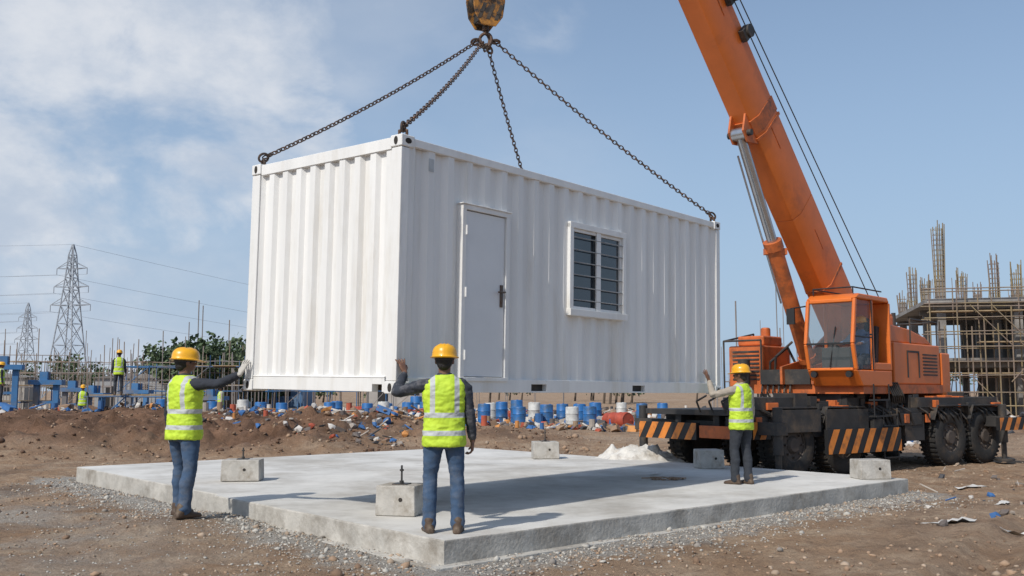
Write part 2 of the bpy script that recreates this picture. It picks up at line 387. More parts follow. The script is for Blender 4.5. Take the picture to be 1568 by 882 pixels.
cblock(5.33,14.78,.24,(.48,.36,.27),.28,R(8),0)

# ------------------------------------------------------------------ container
CL,CW,CH=6.516,2.438,2.528
CONT=empty('shipping_container_office',(-1.111,9.384,1.51),(.016,.003,.877))
CM=Matrix.Translation(CONT.location)@CONT.rotation_euler.to_matrix().to_4x4()
def corrug(length,x0,pitch,depth,z0,z1,holes=[],frac=(.30,.20,.30,.20)):
    n=round(length/pitch); pitch=length/n; bp=[]
    for k in range(n):
        a=x0+k*pitch; f=0
        for fr,dd in zip(frac,((0,0),(0,1),(1,1),(1,0))):
            bp.append((a+f*pitch,dd[0])); f+=fr
    bp.append((x0+length,0))
    X=[b[0] for b in bp];D=[b[1]*depth for b in bp]
    ex=sorted(set(X+[h[i] for h in holes for i in(0,1)]))
    Q=[]
    for a,b in zip(ex[:-1],ex[1:]):
        if b-a<1e-5: continue
        da,db=np.interp(a,X,D),np.interp(b,X,D); m=(a+b)/2; zr=[(z0,z1)]
        for h in holes:
            if h[0]<m<h[1]:
                zr=[r for r in((z0,h[2]),(h[3],z1)) if r[1]-r[0]>.001]
        for r in zr: Q.append(((a,da,r[0]),(b,db,r[0]),(b,db,r[1]),(a,da,r[1])))
    return Q
DOOR=(.90,1.64,.16,1.92); WIN=(2.77,3.93,.95,2.02)
def container():
    e=CONT
    mb=MB()
    for q in corrug(CL-.24,.12,.285,.052,.14,CH-.085,[DOOR,WIN]): mb.add([(a,.022+d,z) for a,d,z in q],[(0,1,2,3)])
    mb.obj('side_panel',[M_WHITE],e)
    mb=MB()
    for q in corrug(CL-.24,.12,.285,.038,.14,CH-.085): mb.add([(a,CW-.022-d,z) for a,d,z in q],[(0,1,2,3)])
    mb.obj('side_panel_far',[M_WHITE],e)
    mb=MB()
    for q in corrug(CW-.30,.15,.235,.045,.16,CH-.12,frac=(.36,.14,.36,.14)): mb.add([(.022+d,a,z) for a,d,z in q],[(0,1,2,3)])
    mb.obj('end_panel',[M_WHITE],e)
    mb=MB()
    for q in corrug(CW-.30,.15,.235,.045,.16,CH-.12): mb.add([(CL-.022-d,a,z) for a,d,z in q],[(0,1,2,3)])
    mb.obj('end_panel_far',[M_WHITE],e)
    mb=MB()
    for x in(0,CL-.12):
        for y in(0,CW-.15):
            mb.bx((x+.004,y+.004,.12),(x+.116,y+.146,CH-.12))
    mb.obj('corner_posts',[M_WHITE],e,bevel=.008)
    mb=MB()
    for y in(0,CW-.07): mb.bx((.17,y+.008,CH-.095),(CL-.17,y+.068,CH-.012))
    for x in(0,CL-.08): mb.bx((x+.010,.16,CH-.13),(x+.078,CW-.16,CH-.010))
    mb.obj('top_rails',[M_WHITE],e,bevel=.006)
    mb=MB()
    pk=[(2.08,2.36),(4.15,4.45)]
    for y in(0,CW-.09):
        last=.17
        for a,b in pk+[(CL-.17,None)]:
            mb.bx((last,y+.004,.012),(a,y+.086,.155))
            if b: mb.bx((a,y+.006,.105),(b,y+.084,.155)); mb.bx((a,y+.006,.012),(b,y+.084,.03)); last=b
    for x in(0,CL-.1):
        mb.bx((x+.006,.165,.012),(x+.09,.20,.165)); mb.bx((x+.006,.20,.085),(x+.09,.34,.165)); mb.bx((x+.006,.34,.012),(x+.09,CW-.165,.165))
        mb.bx((x+.0,.165,.150),(x+.02,CW-.165,.160))
    mb.obj('bottom_rails',[M_WHITE],e,bevel=.005)
    mb=MB()
    for a,b in pk: mb.bx((a,.07,.03),(b,CW-.07,.105))
    mb.bx((.09,.09,.09),(CL-.09,CW-.09,.15))
    for k in range(20): mb.bx((.3+k*.3,.09,.02),(.35+k*.3,CW-.09,.09))
    mb.obj('underframe',[M_CHASSIS],e)
    mb=MB(); mb.bx((.05,.05,CH-.05),(CL-.05,CW-.05,CH-.02))
    for k in range(22): mb.bx((.25+k*.28,.1,CH-.02),(.37+k*.28,CW-.1,CH-.005))
    mb.obj('roof',[M_WHITE],e)
    mb=MB(); mh=MB()
    for x in(0,1):
        for y in(0,1):
            for z in(0,1):
                X=(-.004,.178) if not x else (CL-.174,CL+.004); Y=(-.004,.162) if not y else (CW-.158,CW+.004); Z=(-.004,.118) if not z else (CH-.114,CH+.006)
                mb.bx((X[0],Y[0],Z[0]),(X[1],Y[1],Z[1]))
                cx,cy,cz=sum(X)/2,sum(Y)/2,sum(Z)/2
                xe=X[0] if not x else X[1]; ye=Y[0] if not y else Y[1]
                def oval(c,a,b,ax):
                    pts=[]
                    for i in range(18):
                        t=2*math.pi*i/18; pts.append(c+a*math.cos(t)+b*math.sin(t))
                    mh.prism([p-ax*.004 for p in pts],ax*.008)
                oval(Vector((xe,cy,cz)),Vector((0,.026,0)),Vector((0,0,.042)),Vector((1,0,0)))
                oval(Vector((cx,ye,cz)),Vector((.042,0,0)),Vector((0,0,.028)),Vector((0,1,0)))
    mb.obj('corner_castings',[M_WHITE],e,bevel=.012); mh.obj('casting_holes',[M_HOLE],e)
    x0,x1,z0,z1=DOOR
    mb=MB(); t=.045
    mb.bx((x0-.012,-.012,z0),(x0+t,.075,z1)); mb.bx((x1-t,-.012,z0),(x1+.012,.075,z1)); mb.bx((x0-.012,-.014,z1-.002),(x1+.012,.075,z1+.05)); mb.bx((x0-.012,-.016,z0-.03),(x1+.012,.075,z0+.012))
    mb.bx((x0-.03,-.03,z1+.05),(x1+.03,.06,z1+.062))
    mb.obj('door_frame',[M_WHITE],e,bevel=.004)
    mb=MB(); mb.bx((x0+t+.006,.012,z0+.018),(x1-t-.006,.05,z1-.010)); mb.obj('door_leaf',[M_WDOOR],e,bevel=.004)
    mb=MB(); mb.bx((x0+t-.01,.035,z0),(x1-t+.01,.06,z1)); mb.obj('door_gap',[M_BLACK],e)
    mb=MB(); hx=x1-t-.055
    mb.bx((hx-.02,-.001,.93),(hx+.02,.0115,1.17)); mb.cyl((hx,.01,1.09),(hx,-.05,1.09),.010,n=8); mb.cyl((hx+.005,-.048,1.09),(hx-.11,-.048,1.085),.010,n=8); mb.cyl((hx,.01,.985),(hx,-.008,.985),.013,n=10)
    mb.obj('door_handle',[M_STEELD],e)
    mb=MB()
    for z in(.4,1.05,1.7): mb.cyl((x0+t,-.018,z-.05),(x0+t,-.018,z+.05),.010,n=8)
    mb.obj('hinges',[M_WHITE],e)
    x0,x1,z0,z1=WIN
    mb=MB(); t=.05
    mb.bx((x0-.02,-.025,z0),(x0+t,.07,z1)); mb.bx((x1-t,-.025,z0),(x1+.02,.07,z1)); mb.bx((x0-.02,-.028,z1-.002-t),(x1+.02,.07,z1+.02)); mb.bx((x0-.03,-.045,z0-.03),(x1+.03,.07,z0+t))
    mb.obj('window_frame',[M_WHITE],e,bevel=.004)
    mb=MB(); xm=(x0+x1)/2
    for a,b in((x0+t,xm+.01),(xm+.012,x1-t)):
        y0=-.004 if a<xm else .008
        mb.bx((a,y0,z0+t),(a+.03,y0+.03,z1-t-.003)); mb.bx((b-.03,y0,z0+t),(b,y0+.03,z1-t-.003)); mb.bx((a+.03,y0+.001,z0+t),(b-.03,y0+.03,z0+t+.035)); mb.bx((a+.03,y0+.001,z1-t-.04),(b-.03,y0+.03,z1-t-.003))
    mb.bx((xm-.045,-.018,z0+t),(xm+.045,-.0055,z1-t-.003))
    mb.obj('window_sashes',[M_WHITE],e,bevel=.003)
    mb=MB(); mb.bx((x0+t,.030,z0+t),(x1-t,.034,z1-t)); mb.obj('window_glass',[M_GLASSD],e)
    mb=MB()
    for k in range(6):
        z=z0+.165+k*.15
        mb.cyl((x0+t,-.014,z),(x1-t,-.014,z),.0070,n=6)
    mb.obj('window_bars',[M_BAR],e)
    mb=MB(); mb.bx((.40,.016,CH-.30),(.47,.0215,CH-.17)); mb.bx((.41,.012,CH-.28),(.46,.0158,CH-.27)); mb.obj('data_plate',[mat('plate',(.45,.47,.48),.5)],e)
container()

# ------------------------------------------------------------------ rigging
HK=Vector((-.355,12.67,6.17))
RIG=empty('lifting_chains',HK)
def chain(p0,p1,sag=.04):
    mb=MB(); p0=Vector(p0);p1=Vector(p1); L=(p1-p0).length; pitch=.062; n=int(L/pitch)
    for i in range(n):
        t=(i+.5)/n
        f=lambda q: p0.lerp(p1,q)+Vector((0,0,-sag*4*q*(1-q)))
        c=f(t); d=(f(min(1,t+.01))-f(max(0,t-.01))).normalized()
        s=d.cross(Vector((0,0,1))).normalized(); u=s.cross(d)
        ax=(s+u).normalized() if i%2 else (s-u).normalized()
        mb.torus(c,.024,.0078,ax,0,N=12,n=6,sx=1.75,up=d)
    return mb
local=lambda x,y,z: CM@Vector((x,y,z))
ends=[local(.09,.08,CH+.10),local(.09,CW-.08,CH+.10),local(CL-.09,.08,CH+.10),local(CL*.79,CW-.06,CH+.08)]
st=[HK+Vector((-.05,-.10,-.06)),HK+Vector((-.12,.0,.0)),HK+Vector((.14,.02,-.0)),HK+Vector((.05,.08,-.12))]
for a,b in zip(st,ends):
    o=chain(a,b,.07).obj('chain',[M_CHAIN]); wparent(o,RIG)
mb=MB()
for b,a in zip(ends,st):
    d=(a-b).normalized(); sd=d.cross(Vector((0,0,1))).normalized()
    mb.torus(b+d*.0,.045,.014,sd,0,sx=1.35,up=d,N=18,n=8)
    mb.torus(b-Vector((0,0,.07)),.04,.016,(d.x,d.y,0),0,sx=1.2,up=(0,0,1),N=18,n=8)
    mb.cyl(b-sd*.05-Vector((0,0,.04)),b+sd*.05-Vector((0,0,.04)),.014,n=8)
    mb.cyl(b+d*.07-sd*.03,b+d*.07+sd*.03,.018,n=8)
o=mb.obj('corner_shackles',[M_CHAIN]); wparent(o,RIG)
mb=MB()
mb.torus(HK+Vector((0,0,.02)),.085,.022,(0.3,1,0),0,sx=1.15,up=(0,0,1),N=24,n=10)
for k,(dx,dy,dz) in enumerate([(-.13,0,.0),(.13,.02,.01),(-.05,-.09,-.06),(.05,.07,-.08),(.0,-.03,-.09)]):
    c=HK+Vector((dx,dy,dz)); mb.torus(c,.045,.015,(dy+.2,-dx+.3,.3),0,sx=1.3,up=(dx,dy,dz-.02),N=16,n=8)
    mb.cyl(c+Vector((-.03,.02,0)),c+Vector((.03,-.02,.02)),.018,n=8)
o=mb.obj('master_link',[M_CHAIN]); wparent(o,RIG)

CR=empty('mobile_crane',(6.4,20.1,0))
TX,TY=6.4,20.1
def hookblock():
    c=HK+Vector((0,0,.07))
    mb=MB(Matrix.Translation(c)@Matrix.Rotation(R(25),4,'Z'))
    pts=[]
    for k in range(17):
        a=R(80)-k/16*R(265); pts.append(Vector((.075*math.cos(a)-.0,0,-.04+.085*math.sin(a))))
    pts=[Vector((0,0,.12))]+pts
    for i in range(len(pts)-1):
        r=lambda q:.034*(1-.55*max(0,(q-8))/9) if q>2 else .026
        mb.cyl(pts[i],pts[i+1],r(i),r(i+1),0,n=10)
    mb.cyl((0,0,.08),(0,0,.2),.045,n=14); mb.cyl((-.12,0,.2),(.12,0,.2),.035,n=12)
    o=mb.obj('hook',[M_CHAIN]); wparent(o,CR)
    mb=MB(Matrix.Translation(c)@Matrix.Rotation(R(25),4,'Z'))
    prof=[(-.10,.12),(.10,.12),(.20,.26),(.235,.48),(.22,.72),(.15,.86),(-.15,.86),(-.22,.72),(-.235,.48),(-.20,.26)]
    for y in(-.13,.10): mb.prism([(x,y,z) for x,z in prof],(0,.03,0),0)
    o=mb.obj('block_cheeks',[M_YEL],bevel=.008); wparent(o,CR)
    mb=MB(Matrix.Translation(c)@Matrix.Rotation(R(25),4,'Z'))
    for y in(-.055,.055): mb.cyl((0,y-.04,.52),(0,y+.04,.52),.2,n=28)
    mb.cyl((0,-.155,.52),(0,.155,.52),.05,n=14); mb.box((0,0,.26),(.26,.19,.14)); mb.cyl((-.12,-.14,.3),(-.12,.14,.3),.02,n=8); mb.cyl((.12,-.14,.3),(.12,.14,.3),.02,n=8)
    mb.cyl((.13,-.14,.74),(.13,.14,.74),.02,n=8); mb.cyl((-.13,-.14,.74),(-.13,.14,.74),.02,n=8)
    for k in(-1,0,1): mb.prism([(k*.12-.05,-.134,.20),(k*.12,-.134,.20),(k*.12+.09,-.134,.42),(k*.12+.04,-.134,.42)],(0,.003,0))
    o=mb.obj('block_sheaves',[M_CHASSIS]); wparent(o,CR)
hookblock()

# ------------------------------------------------------------------ crane boom
PV=Vector((7.35,20.95,2.2)); TIP=Vector((-.25,12.75,13.9))
bd=(TIP-PV).normalized(); bs=bd.cross(Vector((0,0,1))).normalized(); bu=bs.cross(bd).normalized()
BL=(TIP-PV).length
def bsec(mb,t0,t1,w0,h0,w1,h1,m=0,off=0):
    rs=[]
    for t,w,h in((t0,w0,h0),(t1,w1,h1)):
        c=PV+bd*t+bu*off; r=[]
        for a,b in((-.5,.5),(.5,.5),(.5,-.28),(.32,-.5),(-.32,-.5),(-.5,-.28)): r.append(c+bs*a*w+bu*b*h)
        rs.append(r)
    mb.rings(rs,m)
mb=MB()
bsec(mb,-.6,1.2,.5,.55,.58,.90); bsec(mb,1.2,4.,.58,.90,.57,.88); bsec(mb,4.,BL*.62,.57,.88,.56,.80)
o=mb.obj('boom_base_section',[M_ORANGE],bevel=.015); wparent(o,CR)
mb=MB(); bsec(mb,BL*.62,BL*.84,.46,.66,.46,.66); o=mb.obj('boom_mid_section',[M_ORANGE],bevel=.01); wparent(o,CR)
mb=MB(); bsec(mb,BL*.84,BL*.985,.38,.54,.38,.54); o=mb.obj('boom_tip_section',[M_ORANGE],bevel=.01); wparent(o,CR)
mb=MB()
for t in(2.2,BL*.36,BL*.60): bsec(mb,t,t+.06,.60,.925,.60,.925)
bsec(mb,BL*.36+.12,BL*.36+.42,.585,.90,.585,.90)
for t in(3.2,5.6,8.4):
    for s_ in(-1,1):
        c=PV+bd*t+bs*s_*.291; mb.box(c,(.012,.5,.02),0,rot=Matrix((bs,bd,bu)).transposed())
tl=BL*.36+.3
for s_ in(-.16,.13):
    c=PV+bd*tl-bu*.42+bs*s_
    mb.prism([c-bd*.38,c+bd*.30,c+bd*.12-bu*.30,c-bd*.12-bu*.32],bs*.04)
o=mb.obj('boom_collars',[M_ORANGED],bevel=.006); wparent(o,CR)
LUG=PV+bd*tl-bu*.62
mb=MB(); mb.cyl(LUG-bs*.24,LUG+bs*.24,.06,n=14)
for t in(BL*.47,BL*.515):
    c=PV+bd*t+bs*.30+bu*.26; mb.cyl(c,c+bs*.12,.13,n=18); mb.box(c+bs*.05-bu*.12,(.1,.25,.25),0,rot=Matrix((bs,bd,bu)).transposed())
    c=PV+bd*t-bs*.30+bu*.40; mb.cyl(c-bs*.02,c-bs*.14,.12,n=18); mb.box(c-bs*.05-bu*.10,(.1,.22,.22),0,rot=Matrix((bs,bd,bu)).transposed())
for k in range(5):
    c=PV+bd*(BL*.40+k*.16)+bs*.295-bu*.1; mb.box(c,(.02,.08,.12),0,rot=Matrix((bs,bd,bu)).transposed())
for s_ in(-.12,.12): mb.cyl(TIP+bs*(s_-.05)-bu*.1,TIP+bs*(s_+.05)-bu*.1,.25,n=24)
mb.cyl(TIP-bs*.25-bu*.1,TIP+bs*.25-bu*.1,.05,n=12)
o=mb.obj('boom_fittings',[M_CHASSIS]); wparent(o,CR)
mb=MB()
for s_ in(-.21,.19): c=TIP+bs*s_; mb.prism([c-bd*.5-bu*.26,c-bd*.5+bu*.26,c+bd*.12+bu*.2,c+bd*.18-bu*.15,c-bu*.4],bs*.02)
o=mb.obj('boom_head',[M_ORANGE]); wparent(o,CR)
mb=MB()
for dx,dy in((-.16,-.05),(-.15,.05),(.16,.05),(.17,-.05)):
    a=HK+Vector((dx*.95,dy,.62)); mb.cyl(a,(TIP.x+dx*1.1,TIP.y+dy,TIP.z-.15),.009,n=6)
wn=PV+bu*1.0+Vector((.35,.4,.1))
for s_ in(-.1,.12):
    q=PV+bd*BL*.53+bs*(s_*.5-.2)+bu*.75
    mb.cyl(wn+bs*(s_-.2),q,.011,n=6); mb.cyl(q,TIP+bu*.2+bs*s_,.010,n=6)
mb.cyl(PV+bd*BL*.53-bs*.2+bu*.2,PV+bd*BL*.53-bs*.2+bu*.78,.025,n=8)
hz=[PV+bd*q+bs*.31+bu*(.1-.05*math.sin(q*2.2)) for q in np.linspace(1.0,BL*.5,24)]
mb.tube(hz,.013,n=6)
o=mb.obj('hoist_ropes',[M_STEELD]); wparent(o,CR)
F2=Vector((bd.x,bd.y,0)).normalized()
CB=PV+F2*2.15; CB.z=1.95
cd=(LUG-CB); cl=cd.length; cd.normalize()
mb=MB(); mb.cyl(CB,CB+cd*cl*.56,.15,m=0,n=20); mb.cyl(CB+cd*cl*.53,CB+cd*cl*.565,.18,m=0,n=20); mb.cyl(CB+cd*.2,CB+cd*.3,.175,m=0,n=20); mb.box(CB+cd*cl*.52,(.42,.14,.12),0)
o=mb.obj('lift_cylinder_barrel',[M_ORANGED]); wparent(o,CR)
mb=MB(); mb.cyl(CB+cd*cl*.56,CB+cd*(cl-.06),.095,n=20); mb.cyl(LUG-bs*.13,LUG+bs*.13,.12,n=18); mb.cyl(CB+cd*cl*.3+bs*.2,CB+cd*(cl*.92)+bs*.17,.018,n=6)
o=mb.obj('lift_cylinder_rod',[M_CHROME]); wparent(o,CR)

# ------------------------------------------------------------------ crane superstructure
yt=math.atan2(F2.y,F2.x)
MT=Matrix.Translation((TX,TY,0))@Matrix.Rotation(yt,4,'Z')
pvl=MT.inverted()@PV
yb=pvl.y
def superstructure():
    mb=MB(MT)
    mb.cyl((0,0,1.28),(0,0,1.50),.85,n=32,m=1)
    mb.bx((-2.8,-.95,1.48),(1.3,1.35,1.66),0)
    for s_ in(-.34,.30): mb.prism([(-1.5,yb+s_,1.66),(1.5,yb+s_,1.66),(1.5,yb+s_,2.0),(.6,yb+s_,2.15),(-.6,yb+s_,2.75),(-1.5,yb+s_,2.75)],(0,.05,0),0)
    o=mb.obj('slew_platform',[M_ORANGED,M_CHASSIS]); wparent(o,CR)
    mb=MB(MT)
    mb.bx((-2.75,.42,1.66),(-.25,1.33,2.50),0); mb.prism([(-2.6,.5,2.50),(-.3,.5,2.50),(-.3,.5,2.86),(-1.3,.5,2.80),(-2.2,.5,2.66)],(0,.75,0),0)
    mb.cyl((-.75,.86,2.7),(-.75,.86,3.05),.26,m=0,n=22); mb.ell((-.75,.86,3.05),(.26,.26,.10),0)
    mb.bx((-3.3,-.95,1.35),(-2.8,1.35,2.35),0)
    mb.bx((-2.4,-.9,1.66),(-.9,.15,2.3),0)
    o=mb.obj('engine_hood',[M_ORANGE],bevel=.04,seg=3); wparent(o,CR)
    mb=MB(MT)
    for k in range(7): mb.bx((-2.55,1.332,1.85+k*.07),(-1.75,1.345,1.88+k*.07),0)
    mb.bx((-1.55,1.331,1.80),(-1.5,1.343,2.35),0); mb.bx((-.95,1.331,1.80),(-.9,1.343,2.35),0); mb.bx((-1.5,1.331,2.31),(-.95,1.343,2.35),0)
    mb.cyl((-1.9,.7,2.7),(-1.9,.7,3.2),.045,n=12); mb.bx((-.24,.45,1.70),(-.05,1.25,2.9),0)
    mb.tube([(-2.7,1.3,2.5),(-2.7,1.3,3.0),(-1.2,1.3,3.0),(-1.2,1.3,2.5)],.018); mb.tube([(-2.7,.45,2.5),(-2.7,.45,3.0),(-2.7,1.3,3.0)],.018)
    mb.cyl((-.6,-.3,2.35),(-.6,.1,2.35),.3,n=20)
    for k in range(6): mb.tube([(.2-.1*k,1.34,1.7),(.1-.1*k,1.42,1.45),(-.1-.1*k,1.36,1.3)],.018)
    o=mb.obj('hood_details',[M_CHASSIS]); wparent(o,CR)
    mb=MB(MT)
    mb.bx((.0,-1.55,1.60),(1.15,-.75,2.45),0); mb.bx((.15,-1.45,2.45),(.95,-.85,2.66),0); mb.cyl((.3,-1.15,2.6),(.3,-1.15,2.86),.1,n=14)
    o=mb.obj('hydraulic_tank_housing',[M_ORANGED],bevel=.04,seg=3); wparent(o,CR)
    mb=MB(MT)
    for k in range(8): mb.bx((1.152,-1.45,1.75+k*.08),(1.165,-.85,1.785+k*.08),0)
    mb.tube([(1.25,-1.6,1.5),(1.25,-1.6,2.55),(1.25,-.75,2.55),(1.25,-.75,1.5)],.02); mb.tube([(.0,-1.6,1.5),(.0,-1.6,2.75),(1.25,-1.6,2.55)],.02)
    mb.tube([(1.2,-.6,1.7),(1.35,-.5,2.1),(1.0,-.3,2.4),(.8,-.2,2.0)],.025); mb.tube([(1.2,-.5,1.7),(1.4,-.35,2.2),(1.0,-.2,2.5)],.025)
    for k in range(6): mb.tube([(1.3,-.7+.12*k,1.7),(1.45,-.65+.12*k,1.5),(1.3,-.6+.12*k,1.28)],.02)
    mb.bx((1.16,-.7,1.66),(1.4,.35,1.95),0); mb.cyl((1.5,-1.0,1.66),(1.5,-1.0,2.15),.12,n=14)
    o=mb.obj('housing_details',[M_CHASSIS]); wparent(o,CR)
    y0,y1=.42,1.40; zb,zt=1.62,3.34
    mb=MB(MT)
    mb.prism([(.05,y0,zb),(1.42,y0,zb),(1.66,y0,zb+.30),(.05,y0,zb+.30)],(0,y1-y0,0),0)
    mb.prism([(.05,y0,zt-.10),(1.64,y0,zt-.10),(1.46,y0,zt),(.15,y0,zt)],(0,y1-y0,0),0)
    mb.bx((.02,y0,zb+.30),(.10,y1,zt-.1),0)
    w=.07
    for y in(y0,y1-w):
        for (a,b) in(((1.66,zb+.30),(1.78,zb+.78)),((1.78,zb+.78),(1.63,zt-.10))):
            mb.prism([(a[0]-.09,y,a[1]),(a[0],y,a[1]),(b[0],y,b[1]),(b[0]-.09,y,b[1])],(0,w,0),0)
        mb.bx((.84,y+.002,zb+.30),(.91,y+w-.002,zt-.1),0)
        mb.bx((.08,y+.003,zb+.3),(.86,y+w-.003,zb+.45),0)
    mb.bx((1.62,y0+w,zb+.28),(1.685,y1-w,zb+.34),0); mb.bx((1.56,y0+w,zt-.17),(1.64,y1-w,zt-.09),0)
    o=mb.obj('cab_shell',[M_ORANGE],bevel=.025,seg=3); wparent(o,CR)
    mb=MB(MT)
    for a,b in(((1.655,zb+.33),(1.755,zb+.78)),((1.755,zb+.78),(1.61,zt-.15))):
        mb.add([(a[0],y0+w,a[1]),(a[0],y1-w,a[1]),(b[0],y1-w,b[1]),(b[0],y0+w,b[1])],[(0,1,2,3)])
    y=y0+.03; mb.add([(.10,y,zb+.62),(.84,y,zb+.62),(.84,y,zt-.12),(.10,y,zt-.12)],[(0,1,2,3)])
    for y in(y1-.03,y0+.03):
        mb.add([(.94,y,zb+.32),(1.60,y,zb+.32),(1.70,y,zb+.78),(1.55,y,zt-.12),(.94,y,zt-.12)],[(0,1,2,3,4)])
    o=mb.obj('cab_glass',[M_CGLASS],smooth=False); wparent(o,CR)
    mb=MB(MT)
    y=y1+.002
    mb.bx((.92,y-.01,zb+.31),(.945,y+.004,zt-.1)); mb.bx((.95,y-.01,zb+.9),(1.70,y+.004,zb+.925)); mb.bx((.98,y,zb+.95),(1.1,y+.03,zb+.98))
    mb.cyl((1.70,.9,zb+.35),(1.74,1.05,zb+1.1),.012,n=6); mb.bx((1.765,y0+w,zb+.765),(1.785,y1-w,zb+.80))
    mb.tube([(1.6,y0,zt-.2),(1.85,y0-.2,zt-.25)],.014); mb.bx((1.83,y0-.28,zt-.55),(1.87,y0-.12,zt-.25))
    mb.tube([(1.5,y0+.1,zt+.01),(1.5,y0+.1,zt+.12),(.2,y0+.1,zt+.12)],.014); mb.tube([(1.5,y1-.1,zt+.01),(1.5,y1-.1,zt+.12),(.2,y1-.1,zt+.12)],.014); mb.tube([(1.5,y0+.1,zt+.12),(1.5,y1-.1,zt+.12)],.014)
    mb.cyl((.5,.9,zt),(.5,.9,zt+.08),.12,n=16); mb.bx((.5,y1+.0,1.35),(1.2,y1+.12,1.38)); mb.bx((.5,y1+.0,1.05),(1.2,y1+.14,1.08)); mb.tube([(.5,y1+.1,1.66),(.5,y1+.1,1.05)],.015); mb.tube([(1.2,y1+.1,1.66),(1.2,y1+.1,1.05)],.015)
    mb.cyl((1.7,y0+.15,zb+.22),(1.62,y0+.15,zb+.22),.06,n=14); mb.cyl((1.7,y1-.15,zb+.22),(1.62,y1-.15,zb+.22),.06,n=14)
    o=mb.obj('cab_trim',[M_BLACK]); wparent(o,CR)
    mb=MB(MT); mb.box((.50,.98,zb+.48),(.5,.48,.12)); mb.box((.24,.98,zb+.82),(.12,.46,.70),rot=Matrix.Rotation(R(-8),3,'Y')); mb.box((.22,.98,zb+1.24),(.08,.26,.18)); mb.bx((1.25,.65,zb+.3),(1.5,1.2,zb+.72)); mb.tube([(1.25,.75,zb+.6),(1.05,.75,zb+.78)],.015); mb.tube([(1.25,1.1,zb+.6),(1.05,1.1,zb+.78)],.015)
    o=mb.obj('operator_seat',[M_SEAT],bevel=.02); wparent(o,CR)
superstructure()

# ------------------------------------------------------------------ carrier
MC=Matrix.Translation((TX,TY,0))@Matrix.Rotation(math.atan2(.57,.82),4,'Z')
M_STR=mat('hazard_orange',(.62,.20,.03),.55,var=.25,scale=5,col2=(.16,.08,.04),lo=.5,hi=.7)
def stripes(mb,o,ux,uz,L,h,nrm,pitch=.30,slant=.35):
    o=Vector(o);ux=Vector(ux);uz=Vector(uz);nrm=Vector(nrm)
    x=-slant*2
    while x<L:
        def cl(v): return max(0,min(L,v))
        a,b=x,x+pitch/2
        P=[]
        for q in range(9):
            f=q/8; P.append((cl(a+slant*h/.4*f),h*f))
        for q in range(8,-1,-1):
            f=q/8; P.append((cl(b+slant*h/.4*f),h*f))
        if max(p[0] for p in P)-min(p[0] for p in P)>.01:
            for q in range(8):
                v=[P[q],P[q+1],P[16-q],P[17-q]]
                if abs(v[0][0]-v[3][0])+abs(v[1][0]-v[2][0])>.01: mb.add([o+ux*p[0]+uz*p[1]+nrm*.004 for p in v],[(0,1,2,3)],1)
        x+=pitch
